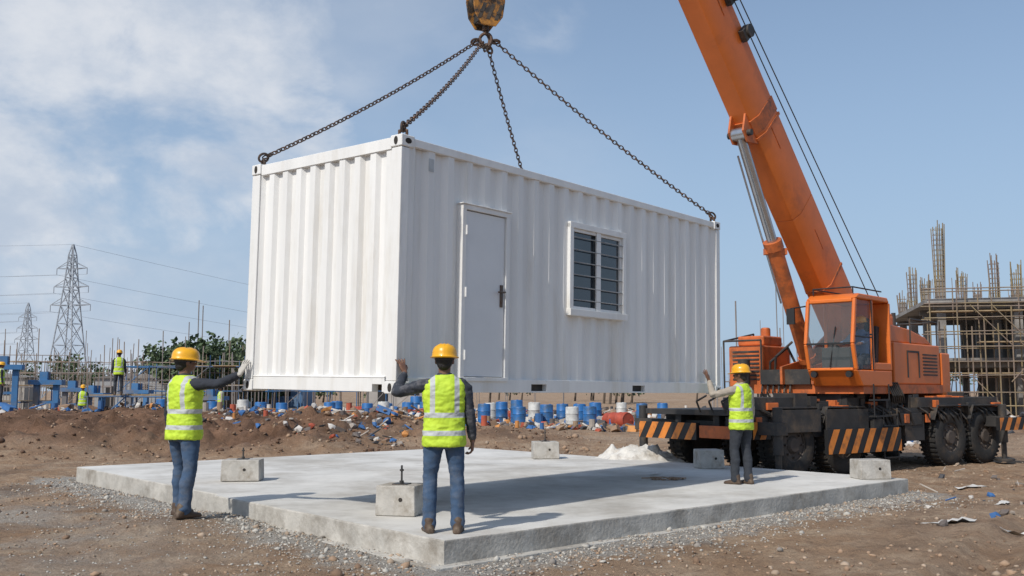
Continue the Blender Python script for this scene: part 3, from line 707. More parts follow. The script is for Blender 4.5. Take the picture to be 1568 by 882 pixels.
def carrier():
    mb=MB(MC)
    for y in(-.55,.40): mb.bx((-3.7,y,.75),(4.2,y+.15,1.12))
    mb.bx((-3.8,-1.25,1.10),(4.2,1.25,1.20)); mb.bx((-1.0,-1.0,1.2),(1.0,1.0,1.30))
    for x in(-3.2,-1.85,.3,1.3,3.1): mb.bx((x-.12,-1.2,.85),(x+.12,1.2,1.10))
    for a,b,z0,z1 in((-3.7,-3.35,.78,1.08),(-.15,.55,.62,1.08),(.75,1.4,.55,1.05),(3.0,3.4,.7,1.06),(-2.1,-1.7,.7,1.08),(-3.75,-2.2,1.2,1.42),(1.2,3.9,1.2,1.40)): mb.bx((a,-1.28,z0),(b,-.7,z1))
    mb.bx((-3.6,-1.30,.86),(1.3,-1.26,1.10))
    for k in range(40):
        x=random.uniform(-3.7,4.0); mb.bx((x,-1.34+random.uniform(0,.3),1.2),(x+random.uniform(.05,.35),-.9+random.uniform(0,.5),1.2+random.uniform(.05,.32)))
    for k in range(30):
        x=random.uniform(-3.6,3.8); mb.tube([(x,-1.22,1.25),(x+.2,-1.36,1.05+random.uniform(-.1,.1)),(x+.4,-1.28,.85)],.02,n=6)
    mb.cyl((2.0,-1.0,.8),(3.0,-1.0,.8),.16,n=16)
    for k in range(4): mb.tube([(-3.9,-1.2+k*.3,1.15),(-4.0,-1.2+k*.3,1.35),(-3.7,-1.15+k*.3,1.45)],.02,n=6)
    for x in(-2.6,-1.2,2.3,3.6):
        pr=[(x-.68,.0,.95),(x-.55,.0,1.22),(x+.55,.0,1.22),(x+.68,.0,.95)]
        for i in range(3):
            a=pr[i];b=pr[i+1]
            mb.prism([(a[0],-1.38,a[2]),(b[0],-1.38,b[2]),(b[0],-1.38,b[2]+.03),(a[0],-1.38,a[2]+.03)],(0,.5,0))
    for x in(-2.6,-1.2): mb.bx((x-.62,-1.40,.80),(x+.62,-1.365,1.2))
    for x in(-3.45,3.75,-.35):
        y1=-1.75 if x!=-.35 else -1.45
        if x==3.75: y1=-1.7
        mb.bx((x-.14,y1,.78),(x+.14,1.8,1.0))
        if x!=-.35:
            for y in(y1+.1,1.7): mb.cyl((x,y,.45),(x,y,1.25),.085,n=14); mb.cyl((x,y,.10),(x,y,.5),.055,n=12); mb.cyl((x,y,.07),(x,y,.12),.2,n=20)
    for k in range(5): mb.bx((-.1,-1.40,.25+k*.2),(.35,-1.33,.28+k*.2))
    mb.tube([(-.1,-1.38,.2),(-.1,-1.38,1.2)],.02); mb.tube([(.35,-1.38,.2),(.35,-1.38,1.2)],.02)
    o=mb.obj('carrier_chassis',[M_CHASSIS],bevel=.008); wparent(o,CR)
    mb=MB(MC)
    mb.bx((-3.92,-.2,.66),(-3.82,1.3,.96),0); stripes(mb,(-3.92,1.3,.66),(0,-1,0),(0,0,1),1.5,.30,(-1,0,0),.34,.25)
    mb.bx((-1.95,-1.52,.40),(.25,-1.44,.84),0); stripes(mb,(-1.95,-1.52,.40),(1,0,0),(0,0,1),2.2,.44,(0,-1,0),.36,.22)
    mb.bx((3.2,-1.84,.72),(4.7,-1.76,.98),0); stripes(mb,(3.2,-1.84,.72),(1,0,0),(0,0,1),1.5,.26,(0,-1,0),.34,.25)
    mb.bx((-3.7,-1.325,.70),(-3.25,-1.31,1.0),0); stripes(mb,(-3.7,-1.325,.70),(1,0,0),(0,0,1),.45,.3,(0,-1,0),.3,.22)
    o=mb.obj('hazard_plates',[M_BLACK,M_STR],smooth=False); wparent(o,CR)
    mb=MB(MC)
    mb.bx((-3.90,-1.28,.70),(-3.84,-.25,.92))
    for k in range(34):
        x=random.uniform(-3.7,3.9); y=random.uniform(-1.38,-.9); mb.bx((x,y,1.2),(x+random.uniform(.05,.3),y+.2,1.2+random.uniform(.05,.25)))
    for x in(-3.6,-3.1,.7,1.4): mb.bx((x,-1.33,.9),(x+.14,-1.295,1.08))
    o=mb.obj('deck_gear_orange',[M_ORANGED],bevel=.01); wparent(o,CR)
    for side,yy in((0,-1.32),(1,.92)):
        for x in(-2.6,-1.2,2.3,3.6):
            mb=MB(MC); Rw=.58; W=.40; N=36
            prof=[(.30,.02),(.33,0.0),(.50,.0),(.555,.03),(.58,.08),(.58,W-.08),(.555,W-.03),(.50,W),(.33,W),(.30,W-.02)]
            rings=[]
            for i in range(N):
                t=2*math.pi*i/N; rings.append([Vector((x+r*math.cos(t),yy+w,Rw+r*math.sin(t))) for r,w in prof])
            mb.rings(rings,0,closed=True)
            for i in range(N):
                t=2*math.pi*(i+.5)/N
                for w in(.10,W-.10):
                    mb.box((x+.585*math.cos(t),yy+w,Rw+.585*math.sin(t)),(.03,.15,.045),0,rot=Matrix.Rotation(-t,3,'Y'))
            hy=yy+(.05 if side==0 else W-.05); sg=-1 if side==0 else 1
            mb.cyl((x,yy+.06,Rw),(x,yy+W-.06,Rw),.305,m=1,n=28); mb.cyl((x,hy,Rw),(x,hy+sg*.04,Rw),.16,.12,m=1,n=18)
            for i in range(8):
                t=2*math.pi*i/8; mb.cyl((x+.22*math.cos(t),hy,Rw+.22*math.sin(t)),(x+.22*math.cos(t),hy+sg*.035,Rw+.22*math.sin(t)),.02,m=1,n=6)
            mb.torus((x,hy,Rw),.30,.022,(0,1,0),1,N=28,n=6)
            o=mb.obj('wheel',[M_TYRE,M_HUB]); wparent(o,CR)
carrier()

# ------------------------------------------------------------------ people
def remesh(mb,name,mats,voxel,smooth=3,disp=0,dscale=18,parent=None,seed=0):
    me=bpy.data.meshes.new('tmp'); me.from_pydata([tuple(v) for v in mb.V],[],mb.F)
    bm=bmesh.new(); bm.from_mesh(me); bmesh.ops.recalc_face_normals(bm,faces=bm.faces); bm.to_mesh(me); bm.free()
    o=bpy.data.objects.new('tmp',me); COL.objects.link(o)
    r=o.modifiers.new('r','REMESH'); r.mode='VOXEL'; r.voxel_size=voxel; r.use_smooth_shade=True
    if smooth: s=o.modifiers.new('s','SMOOTH'); s.iterations=smooth; s.factor=.5
    dg=bpy.context.evaluated_depsgraph_get(); ev=o.evaluated_get(dg); m2=bpy.data.meshes.new_from_object(ev)
    bpy.data.objects.remove(o); bpy.data.meshes.remove(me)
    if disp:
        no=[v.normal.copy() for v in m2.vertices]
        for v,n in zip(m2.vertices,no):
            p=v.co; q=noise.fractal(Vector((p.x*dscale+seed,p.y*dscale,p.z*dscale*1.5)),.8,2.,3); rg=1-abs(noise.noise(Vector((p.x*dscale*.8+5,p.y*dscale*.8+seed,p.z*dscale*1.9))))*2
            v.co=p+n*disp*(q+.6*rg)
    m2.materials.clear()
    for m in mats: m2.materials.append(m)
    m2.name=name; m2.polygons.foreach_set('material_index',[0]*len(m2.polygons)); m2.shade_smooth()
    ob=bpy.data.objects.new(name,m2); COL.objects.link(ob); setparent(ob,parent); return ob
def limb(mb,pts,rad,n=14):
    P=[Vector(p) for p in pts]
    def fr(d):
        a=Vector((1,0,0)) if abs(d.x)<.8 else Vector((0,1,0)); a=(a-d*a.dot(d)).normalized(); return a,d.cross(a)
    D=[(P[min(i+1,len(P)-1)]-P[max(i-1,0)]).normalized() for i in range(len(P))]
    rs=[]
    def ring(p,d,r):
        a,b=fr(d); rx,ry=(r,r) if not isinstance(r,tuple) else r
        return [p+a*math.cos(2*math.pi*i/n)*rx+b*math.sin(2*math.pi*i/n)*ry for i in range(n)]
    sc=lambda r,k:(r*k if not isinstance(r,tuple) else (r[0]*k,r[1]*k)); mn=lambda r:r if not isinstance(r,tuple) else min(r)
    for k,q in((.25,-.95),(.7,-.7),): rs.append(ring(P[0]+D[0]*q*mn(rad[0]),D[0],sc(rad[0],k)))
    for p,d,r in zip(P,D,rad): rs.append(ring(p,d,r))
    for k,q in((.7,.7),(.25,.95)): rs.append(ring(P[-1]+D[-1]*q*mn(rad[-1]),D[-1],sc(rad[-1],k)))
    mb.rings(rs)
def loft(mb,R_,n=28,cap=True):
    rs=[]
    for (x,y,z,w,d) in R_:
        r=[]
        for i in range(n):
            t=2*math.pi*i/n; c,s=math.cos(t),math.sin(t); p=.85
            r.append(Vector((x+w*math.copysign(abs(c)**p,c),y+d*math.copysign(abs(s)**p,s),z)))
        rs.append(r)
    mb.rings(rs)
def hand(mb,w,d,n,right,curl=.25,spread=.12,k=1.0):
    d=d.normalized(); n=(n-d*n.dot(d)).normalized(); t=d.cross(n) if right else n.cross(d)
    rs=[]
    for z,hw,th in((-.02,.024,.020),(.0,.027,.019),(.03,.036,.017),(.06,.042,.015),(.085,.041,.013),(.097,.034,.010)):
        r=[]
        for i in range(14):
            a=2*math.pi*i/14; c,s=math.cos(a),math.sin(a); r.append(w+(t*(hw*math.copysign(abs(c)**.7,c))+n*(th*s)+d*z)*k)
        rs.append(r)
    mb.rings(rs)
    for i,(off,L) in enumerate(((.031,.072),(.0105,.080),(-.010,.074),(-.030,.058))):
        a=off/.03*spread; base=w+(t*off+d*.085)*k; dd=(d+t*a).normalized(); pts=[base]; q=dd
        for s_,f in enumerate((.42,.32,.26)):
            ang=curl*(1.0+.25*s_)*(1+.12*i)
            q=(Matrix.Rotation(ang,3,dd.cross(n).normalized())@q); pts.append(pts[-1]+q*L*f*k)
        limb(mb,pts,[.0098*k,.0092*k,.0085*k,.0075*k],8)
    b=w+(t*.026+d*.022)*k; dd=(t*.75+d*.62+n*.25).normalized(); p1=b+dd*.04*k; d2=(t*.35+d*.9+n*.35).normalized()
    limb(mb,[b,p1,p1+d2*.03*k,p1+(d2+n*.2).normalized()*.053*k],[.0135*k,.0115*k,.010*k,.0088*k],8)
def ik(s,w,l1,l2,pole):
    d=w-s; L=min(d.length,(l1+l2)*.995); dn=d.normalized(); w=s+dn*L
    a=(l1*l1-l2*l2+L*L)/(2*L); h=math.sqrt(max(0,l1*l1-a*a)); p=pole-dn*pole.dot(dn); p.normalize()
    return s+dn*a+p*h,w
def person(name,loc,yaw,height,shirt,pants,arms,head=(0,0),stance=.0,vox=.012,glove=None,stance_y=(0,0),sit=False,vest=True,hat=True,wide=1.0):
    S=height/1.785
    e=empty(name,loc,(0,0,yaw)); e.scale=(S*wide,S*wide,S)
    inv=(Matrix.Translation(loc)@Matrix.Rotation(yaw,4,'Z')@Matrix.Diagonal((S*wide,S*wide,S,1))).inverted(); rin=inv.to_3x3()
    hips=[Vector((s*.09,0,.90)) for s in(-1,1)]
    mb=MB(); mbt=MB()
    loft(mb,[(0,-.005,.80,.13,.10),(0,-.01,.86,.168,.118),(0,-.005,.94,.168,.118),(0,0,1.02,.155,.108),(0,0,1.05,.14,.10)])
    for i,s in enumerate((-1,1)):
        h=hips[i]
        if sit:
            kn=h+Vector((s*.05,.42,.02)); an=kn+Vector((0,.10,-.40))
        else:
            an=Vector((s*(.115+stance),stance_y[i],.10)); kn=(h+an)/2+Vector((s*.012,.028,.015))
        m1=h.lerp(kn,.45); m2=kn.lerp(an,.38); m3=kn.lerp(an,.8)
        limb(mb,[h+Vector((0,0,-.02)),m1,kn.lerp(h,.12),kn,m2+Vector((0,-.012,0)),m3,an+Vector((0,0,-.02)) if not sit else an],[(.092,.098),(.082,.088),.066,.064,(.064,.068),.060,(.066,.070)])
        f=Vector((s*.16,1,0)).normalized(); a=an
        limb(mbt,[a+Vector((0,-.012,.03)),a+Vector((0,-.015,-.04)),a+Vector((0,-.01,-.055))],[(.052,.058),(.050,.060),.045])
        r=f.cross(Vector((0,0,1)))
        rs=[]
        for q,wd,ht in((-.085,.028,.05),(-.07,.040,.075),(-.02,.043,.085),(.05,.046,.072),(.11,.052,.056),(.155,.046,.046),(.182,.022,.032)):
            zz=a.z-.10; c=a+f*q; rr=[]
            for j in range(12):
                t=2*math.pi*j/12; cz=max(-.5,math.sin(t)*.8); rr.append(Vector((c.x,c.y,0))+r*wd*math.cos(t)+Vector((0,0,zz+ht*(.385+cz*.77))))
            rs.append(rr)
        mbt.rings(rs)
    remesh(mb,'trousers',[pants],vox,4,.0050,8,e,seed=loc[0])
    remesh(mbt,'boots',[M_BOOT],vox*.7,2,0,18,e)
    mb=MB()
    loft(mb,[(0,0,.93,.155,.11),(0,0,1.05,.150,.105),(0,.0,1.20,.160,.112),(0,0,1.33,.178,.118),(0,-.005,1.41,.172,.105),(0,-.01,1.455,.125,.085),(0,-.01,1.49,.072,.068),(0,-.005,1.52,.062,.062)])
    hands=MB()
    for i,s in enumerate((-1,1)):
        sh=Vector((s*.182,-.005,1.405)); A=arms[i]
        if A is None:
            w=Vector((s*.262,.05,.835)); pole=Vector((s*.2,-1,0)); d=Vector((-s*.02,.10,-1)); n=Vector((-s,.15,0)); cu=.42; sp=.04
        else:
            w=inv@Vector(A['w']); pole=rin@Vector(A['pole']); d=rin@Vector(A['d']); n=rin@Vector(A['n']); cu=A.get('curl',.08); sp=A.get('spread',.30)
        el,w2=ik(sh,w,.285,.262,pole)
        ua=(el-sh).normalized()
        limb(mb,[sh-ua*.01+Vector((-s*.04,0,-.005)),sh+ua*.04,sh.lerp(el,.5),el.lerp(sh,.1),el,el.lerp(w2,.35),el.lerp(w2,.88)],[.066,.064,.055,.049,.049,.048,.038])
        limb(hands,[el.lerp(w2,.80),w2,w2+d.normalized()*.012],[.029,.025,.024],12)
        hand(hands,w2+d.normalized()*.008,d,n,s>0,cu,sp)
    remesh(mb,'shirt',[shirt],vox,3,.006,15,e,seed=3+loc[0])
    remesh(hands,'hands',[glove or M_SKIN],.0042 if vox<.02 else .01,1,0,18,e)
    if vest:
        mb=MB()
        loft(mb,[(0,0,.815,.190,.140),(0,0,.84,.195,.144),(0,0,.95,.190,.138),(0,.0,1.08,.178,.128),(0,.0,1.20,.181,.132),(0,0,1.32,.194,.136),(0,-.005,1.40,.190,.122),(0,-.01,1.45,.150,.100),(0,-.012,1.485,.098,.084),(0,-.012,1.50,.080,.076)])
        remesh(mb,'hi_vis_vest',[M_VEST],vox*.8,3,.008,11,e,seed=9+loc[0])
    he=empty('head',(0,-.005,1.52),(R(head[1]),0,R(head[0]))); he.parent=e
    T=Vector((0,0,-1.52))
    mb=MB(Matrix.Translation(T))
    limb(mb,[(0,-.012,1.46),(0,-.006,1.53),(0,.0,1.58)],[(.060,.060),(.054,.056),(.056,.06)])
    mb.ell((0,.0,1.645),(.074,.094,.108)); mb.ell((0,.030,1.595),(.057,.068,.062)); mb.ell((0,.060,1.562),(.026,.030,.022))
    mb.ell((0,.092,1.618),(.015,.020,.018)); limb(mb,[(0,.084,1.655),(0,.100,1.625)],[.009,.012],8)
    for s in(-1,1):
        mb.ell((s*.077,-.004,1.632),(.010,.020,.032),rot=Matrix.Rotation(R(s*-14),3,'Z')); mb.ell((s*.034,.074,1.662),(.024,.016,.008)); mb.ell((s*.045,.062,1.612),(.020,.02,.018))
    remesh(mb,'face',[M_SKIN],.005 if vox<.02 else .01,2,0,18,he)
    mb=MB(Matrix.Translation(T))
    mb.ell((0,.090,1.585),(.024,.010,.008)); mb.obj('mouth',[M_LIP],he)
    mb=MB(Matrix.Translation(T))
    for s in(-1,1):
        mb.ell((s*.033,.080,1.645),(.013,.011,.009),0); mb.ell((s*.033,.0885,1.645),(.006,.004,.006),1)
    mb.obj('eyes',[M_EYE,M_IRIS],he)
    mb=MB(Matrix.Translation(T))
    mb.ell((0,-.022,1.655),(.079,.084,.105)); mb.ell((0,-.050,1.60),(.060,.046,.055))
    for s in(-1,1): mb.ell((s*.033,.093,1.668),(.019,.005,.004)) ; mb.ell((s*.072,.018,1.655),(.008,.02,.03))
    remesh(mb,'hair',[M_HAIR],.0055,1,.002,60,he)
    if hat:
        mb=MB(Matrix.Translation(T)@Matrix.Translation((0,.0,1.665))@Matrix.Rotation(R(-5),4,'X')); N=40; rs=[]
        for k,(f,z) in enumerate([(1.0,-.004),(1.13,.0),(1.16,.006),(1.03,.012),(1.0,.018),(.985,.045),(.94,.075),(.83,.10),(.66,.118),(.42,.129),(.18,.133),(.02,.134)]):
            r=[]
            for i in range(N):
                t=2*math.pi*i/N; c,s=math.cos(t),math.sin(t); rx,ry=.112*f,.134*f
                if k in(1,2) and s>0: ry+=.045*s*s
                zz=z*1.0-(.012*max(0,s)**2 if k in(1,2) else 0)
                rid=0
                if 5<=k<=10:
                    x=rx*c
                    for xc in(0,.034,-.034): rid+=.0075*math.exp(-((x-xc)/.0085)**2)
                r.append(Vector((rx*c,ry*s,zz+rid)))
            rs.append(r)
        mb.rings(rs); mb.obj('hard_hat',[M_HAT],he,ang=60)
        mb=MB(Matrix.Translation(T)); loft(mb,[(0,0,1.645,.088,.108),(0,0,1.668,.090,.110)]); mb.obj('hat_band',[M_STRAP],he)
    return e
CDIR=Vector((.639,.769,0)); CNRM=Vector((.769,-.639,0))
pA=local(.06,0,.22)+CNRM*.024
person('construction_worker',(-.63,9.18,.24),R(6),1.72,M_PLAID,M_JEANS,
  [dict(w=pA+CNRM*.035-Vector((0,0,.02)),d=Vector((-.35,.25,1)),n=-CNRM,pole=Vector((-1,-.4,-1.0)),spread=.42),None],head=(-8,4),stance=.01,stance_y=(.03,-.02),wide=1.08)
pB=local(-.004,CW-.10,.20)+Vector((-.639,-.769,0))*.02
person('construction_worker',(-3.72,11.22,ground(-3.72,11.22)[0]+.0),R(-34),1.88,M_NAVY,M_JEANS,
  [None,dict(w=pB-CDIR*.065-Vector((.03,0,.03)),d=Vector((.35,.25,.9)),n=CDIR,pole=Vector((0,.0,-1)),spread=.3)],head=(-18,2),stance=.01,stance_y=(.07,-.07),glove=M_GLOVE,wide=1.12)
pC=local(5.95,0,.25)+CNRM*.024
person('construction_worker',(3.22,13.88,.24),R(38),1.66,M_TAN,M_JEANSD,
  [dict(w=pC+CNRM*.05-Vector((-.03,0,.06)),d=Vector((-.4,-.1,1)),n=-CNRM,pole=Vector((0,-.6,-1)),spread=.35),None],head=(18,3),stance=-.02,stance_y=(.05,-.03),wide=1.06)
opl=MT@Vector((.46,.98,1.62+.54-.90))
person('crane_operator',tuple(opl),yt-R(90),1.72,mat('blue_shirt',(.10,.17,.30),.9),M_JEANSD,
  [dict(w=MT@Vector((.98,1.20,2.42)),d=MT.to_3x3()@Vector((1,0,.1)),n=Vector((0,0,-1)),pole=Vector((.4,0,-1)),curl=.6),dict(w=MT@Vector((.98,.78,2.42)),d=MT.to_3x3()@Vector((1,0,.1)),n=Vector((0,0,-1)),pole=Vector((0,0,-1)),curl=.6)],sit=True,vest=False,vox=.014)
person('site_worker',(-15.2,38,1.35),R(20),1.75,M_NAVY,M_JEANSD,[None,None],vox=.022)
person('site_worker',(-13.6,46,gz(-13.6,46)),R(120),1.7,M_TAN,M_JEANSD,[None,None],vox=.022)
person('site_worker',(-19.6,45,gz(-19.6,45)),R(200),1.75,M_NAVY,M_JEANS,[None,None],vox=.022)
person('site_worker',(-21.8,42,1.0),R(-60),1.75,M_NAVY,M_JEANSD,[None,None],vox=.022)

# ------------------------------------------------------------------ background
M_DR=[M_BLUE,M_BLUE,M_BLUE,mat('drum_white',(.5,.5,.48),.6,var=.3),mat('drum_red',(.36,.06,.03),.6,var=.3)]
def drum(x,y,h=.95,r=.30,m=M_BLUE,tilt=0):
    e=empty('plastic_barrel',(x,y,gz(x,y)-.01+(r*.8 if tilt else 0)),(tilt,0,random.uniform(0,6))); mb=MB(); rs=[]
    for z,f in((0,.9),(.02,1),(h*.3,1),(h*.32,1.05),(h*.35,1.0),(h*.64,1),(h*.66,1.05),(h*.69,1),(h-.05,1),(h-.01,.95),(h,.9),(h-.015,.85)):
        rs.append([Vector((r*f*math.cos(2*math.pi*i/20),r*f*math.sin(2*math.pi*i/20),z)) for i in range(20)])
    mb.rings(rs); mb.cyl((r*.5,0,h-.01),(r*.5,0,h+.02),.05,n=10); mb.obj('barrel_body',[m],e)
for i,(u,y,h) in enumerate(((742,43,.95),(752,47,.95),(790,45,1.1),(796,41,.9),(812,48,1.05),(833,42,.95),(858,46,.9),(870,42,.85),(898,41,.9),(908,45,1.0),(926,42,1.30),(700,52,.9),(650,55,.9),(950,54,.9),(560,50,.9),(985,49,.9),(470,52,.9),(1010,52,.9),(330,48,1.0),(372,50,1.1),(398,46,.9),(432,48,.9),(445,50,1.1),(505,47,.9),(522,50,1.0),(585,48,.95),(598,50,.9),(622,47,.9),(668,46,.95),(255,52,1.1),(765,46,1.0),(822,45,1.0),(884,44,.95),(240,50,.9),(540,56,1.2),(640,60,1.2))):
    drum((u-784)/1500*y+random.uniform(-.15,.15),y,h,.28*(1 if h<1.2 else 1.25),m=M_DR[(3,4)[(i//3)%2]] if i%3==1 else M_BLUE,tilt=(R(88) if i%6==4 else 0))
def debris():
    cols=[(.33,.29,.25),(.035,.12,.30),(.38,.08,.04),(.48,.21,.06),(.52,.49,.45),(.12,.10,.09),(.25,.16,.10),(.28,.19,.12),(.05,.05,.055),(.20,.13,.08)]
    mats=[mat('debris_paint',c,.7,var=.35,scale=2) for c in cols]
    mb=MB()
    def item(x,y,s,W=[4,5,3,2,5,4,4,1,3,1]):
        z=gz(x,y); rot=Euler((random.uniform(-.4,.4),random.uniform(-.4,.4),random.uniform(0,6.3))).to_matrix(); m=random.choices(range(10),W)[0]
        k=random.random()
        if k<.16: mb.box((x,y,z+s*.25),(s*random.uniform(.5,1.6),s*random.uniform(.3,.9),s*random.uniform(.25,.8)),m,rot)
        elif k<.34:
            d=rot@Vector((1,0,.15)); mb.cyl(Vector((x,y,z+.06))-d*s,Vector((x,y,z+.1))+d*s,s*.10,m=m,n=8)
        elif k<.92:
            V=icoV*(1+rng.uniform(-.4,.4,(len(icoV),1)))*np.array([.6,.5,.38])*s; mb.add([rot@Vector(v)+Vector((x,y,z+s*.2)) for v in V],[tuple(int(q) for q in f) for f in icoF],m)
        else: mb.cyl((x,y,z),(x,y,z+s*1.1),s*.35,s*.32,m,n=10)
    for i in range(2600):
        y=38+42*random.random()**1.4; x=random.uniform(-.52,.26)*y
        if noise.noise(Vector((x*.12,y*.12,3)))<-.2: continue
        item(x,y,random.uniform(.10,.40)*(1+(random.random()<.08)*.8))
    for i in range(620):
        y=random.uniform(36,45); x=random.uniform(-.31,.20)*y; item(x,y,random.uniform(.12,.42),[3,6,5,4,6,3,3,2,2,2])
    for i in range(260):
        y=random.uniform(25,38); x=random.uniform(-.33,-.10)*y; item(x,y,random.uniform(.08,.24))
    for i in range(180):
        y=random.uniform(24,42); x=random.uniform(.40,.62)*y; item(x,y,random.uniform(.1,.4))
    for i in range(50):
        y=random.uniform(11,19); x=random.uniform(.40,.58)*y
        if slab_sd(x,y)>.2: item(x,y,random.uniform(.03,.13),[4,.3,.3,.3,3,3,4,0,2,.2])
    mb.obj('construction_debris',mats,smooth=False)
debris()
def tarp():
    mb=MB(); N=34; vs=[];fs=[]
    for j in range(N):
        for i in range(N):
            a=i/(N-1)*2-1;b=j/(N-1)*2-1; r=math.hypot(a,b); x=a*.95;y=b*.6
            h=max(0,1-r*r*.9)*.40+.18*abs(fbm(a*2.6,b*2.6,5,4,.7))+.06*fbm(a*8,b*8,2,3)
            vs.append((2.45+x+.06*fbm(a*5,b*5,9,2),19.3+y,max(-.05,h*(1 if r<1.05 else .1))+.02))
    for j in range(N-1):
        for i in range(N-1): k=j*N+i; fs.append((k,k+1,k+N+1,k+N))
    mb.add(vs,fs); mb.obj('tarpaulin_heap',[M_TARP],ang=180)
tarp()
mb=MB()
for (x,y,l,a) in((5.0,11.4,.75,.5),(5.6,10.9,.5,-.3),(6.7,13.6,.35,.9),(7.3,15.8,.6,.2),(2.2,15.4,.3,1.)):
    z0=gz(x,y) if slab_sd(x,y)>0 else .24
    N=9;vs=[];fs=[]
    for j in range(4):
        for i in range(N):
            p=Vector(((i/(N-1)-.5)*l,(j/3-.5)*l*.28*(1+.5*noise.noise(Vector((i*.7,j,x)))),0)); p=Matrix.Rotation(a,3,'Z')@p; X,Y=x+p.x,y+p.y; vs.append((X,Y,(gz(X,Y) if z0!=.24 else .24)+.02+.035*abs(fbm(X*7,Y*7,1,2))))
    for j in range(3):
        for i in range(N-1): k=j*N+i; fs.append((k,k+1,k+N+1,k+N))
    mb.add(vs,fs,0)
mb.obj('plastic_scraps',[M_TARP],ang=180)
mb=MB()
for i in range(26):
    x=2.25+random.gauss(0,.16);y=14.6+random.gauss(0,.10); a=random.uniform(0,3.1); mb.box((x,y,.25+random.uniform(0,.02)),(random.uniform(.05,.22),.025,.015),0,Matrix.Rotation(a,3,'Z'))
mb.obj('timber_offcuts',[M_RUST])

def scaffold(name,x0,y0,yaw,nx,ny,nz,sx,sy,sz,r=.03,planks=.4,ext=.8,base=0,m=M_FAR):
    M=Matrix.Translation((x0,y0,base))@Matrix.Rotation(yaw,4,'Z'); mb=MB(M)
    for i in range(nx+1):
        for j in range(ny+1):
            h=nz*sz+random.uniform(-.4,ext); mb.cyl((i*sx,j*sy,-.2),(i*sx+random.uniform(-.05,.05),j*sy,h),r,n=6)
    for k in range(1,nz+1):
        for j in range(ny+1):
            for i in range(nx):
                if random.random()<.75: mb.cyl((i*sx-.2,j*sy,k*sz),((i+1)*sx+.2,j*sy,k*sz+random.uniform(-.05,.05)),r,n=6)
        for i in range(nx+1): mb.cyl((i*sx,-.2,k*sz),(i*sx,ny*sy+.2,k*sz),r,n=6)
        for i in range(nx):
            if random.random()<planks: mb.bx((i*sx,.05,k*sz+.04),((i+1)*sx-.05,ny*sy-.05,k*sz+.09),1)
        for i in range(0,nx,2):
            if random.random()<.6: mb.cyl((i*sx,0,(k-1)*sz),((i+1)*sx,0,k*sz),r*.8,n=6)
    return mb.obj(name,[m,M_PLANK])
def building():
    e=empty('unfinished_concrete_building'); Mb=Matrix.Translation((24.6,56,0))@Matrix.Rotation(R(-14),4,'Z')
    nx,ny=7,3; sx,sy=4.0,5.; H1=3.35
    mb=MB(Mb)
    for k in range(3):
        z=k*H1; top=z+H1
        if k<2:
            for i in range(nx+1):
                for j in range(ny+1): mb.box((i*sx,j*sy,z+H1/2),(.42,.42,H1))
            mb.bx((-.9,-1.0,top-.22),(nx*sx+.9,ny*sy+.8,top))
            for j in range(ny+1): mb.bx((-.4,j*sy-.16,top-.52),(nx*sx+.4,j*sy+.16,top-.222))
        else:
            for i in range(nx+1):
                for j in range(ny+1):
                    if random.random()<.45: mb.box((i*sx,j*sy,z+.6),(.42,.42,1.2))
    for i in(1,2,4,5): mb.bx((i*sx+.22,2*sy-.1,0),((i+1)*sx-.22,2*sy+.1,H1-.53)); mb.bx((i*sx+.22,3*sy-.1,H1),((i+1)*sx-.22,3*sy+.1,2*H1-.53))
    mb.obj('concrete_frame',[M_CONB],e)
    mb=MB(Mb)
    for i in range(nx+1):
        for j in range(ny+1):
            hh=random.choice([2.8,3.8,4.2,3.2]) if (i+j)%2==0 else random.uniform(.9,1.8)
            for a in(-.22,-.08,.08,.22):
                for b in(-.22,0,.22): mb.cyl((i*sx+a,j*sy+b,2*H1),(i*sx+a*1.25+random.uniform(-.1,.1),j*sy+b*1.2,2*H1+hh+random.uniform(-.3,.5)),.028,n=5)
            for q in range(int(hh/.3)):
                z=2*H1+.2+q*.3; mb.tube([(i*sx-.24,j*sy-.24,z),(i*sx+.24,j*sy-.24,z),(i*sx+.24,j*sy+.24,z),(i*sx-.24,j*sy+.24,z),(i*sx-.24,j*sy-.24,z)],.018,n=4)
    for i in range(150):
        x=random.uniform(-.5,nx*sx+.5); y=random.choice((-.7,ny*sy*.5,ny*sy)); mb.cyl((x,y,2*H1),(x+random.uniform(-.1,.1),y,2*H1+random.uniform(.4,1.3)),.022,n=4)
    mb.obj('rebar_starters',[M_SCAF],e)
    mb=MB(Mb)
    for i in range(46):
        for j in(0,1):
            x=-1+i*.68; mb.cyl((x,-1.4-j*1.1,0),(x+random.uniform(-.06,.06),-1.4-j*1.1,random.uniform(5.0,7.6)),.035,n=5)
    for k in range(9):
        for j in(0,1):
            for s_ in range(5):
                if random.random()<.85: x=-1.3+s_*6.3; zz=.7+k*.8+random.uniform(-.06,.06); mb.cyl((x,-1.4-j*1.1,zz),(x+6.5,-1.4-j*1.1,zz+random.uniform(-.08,.08)),.033,n=5)
    for k in(2,4,6):
        for s_ in range(12):
            if random.random()<.7: mb.bx((-1+s_*2.5,-2.4,.7+k*.85+.05),(1.3+s_*2.5,-1.5,.7+k*.85+.11),1)
    for i in range(40): x=random.uniform(-1,28); z=random.choice((0,2,4)); mb.cyl((x,-2.55,z),(x+random.choice((-2,2)),-2.55,z+2.2),.03,n=5)
    for i in range(90):
        x=random.uniform(-.5,29);k=random.choice((0,1,2)); mb.cyl((x,random.uniform(0,12),H1 if k==1 else 0),(x,random.uniform(0,12),3 if k!=1 else 6),.03,n=5)
    mb.obj('scaffold_front',[M_SCAF,M_PLANK],e)
building()
scaffold('scaffolding',11.2,50,R(-5),5,1,1,1.5,1.2,2.0,planks=0)
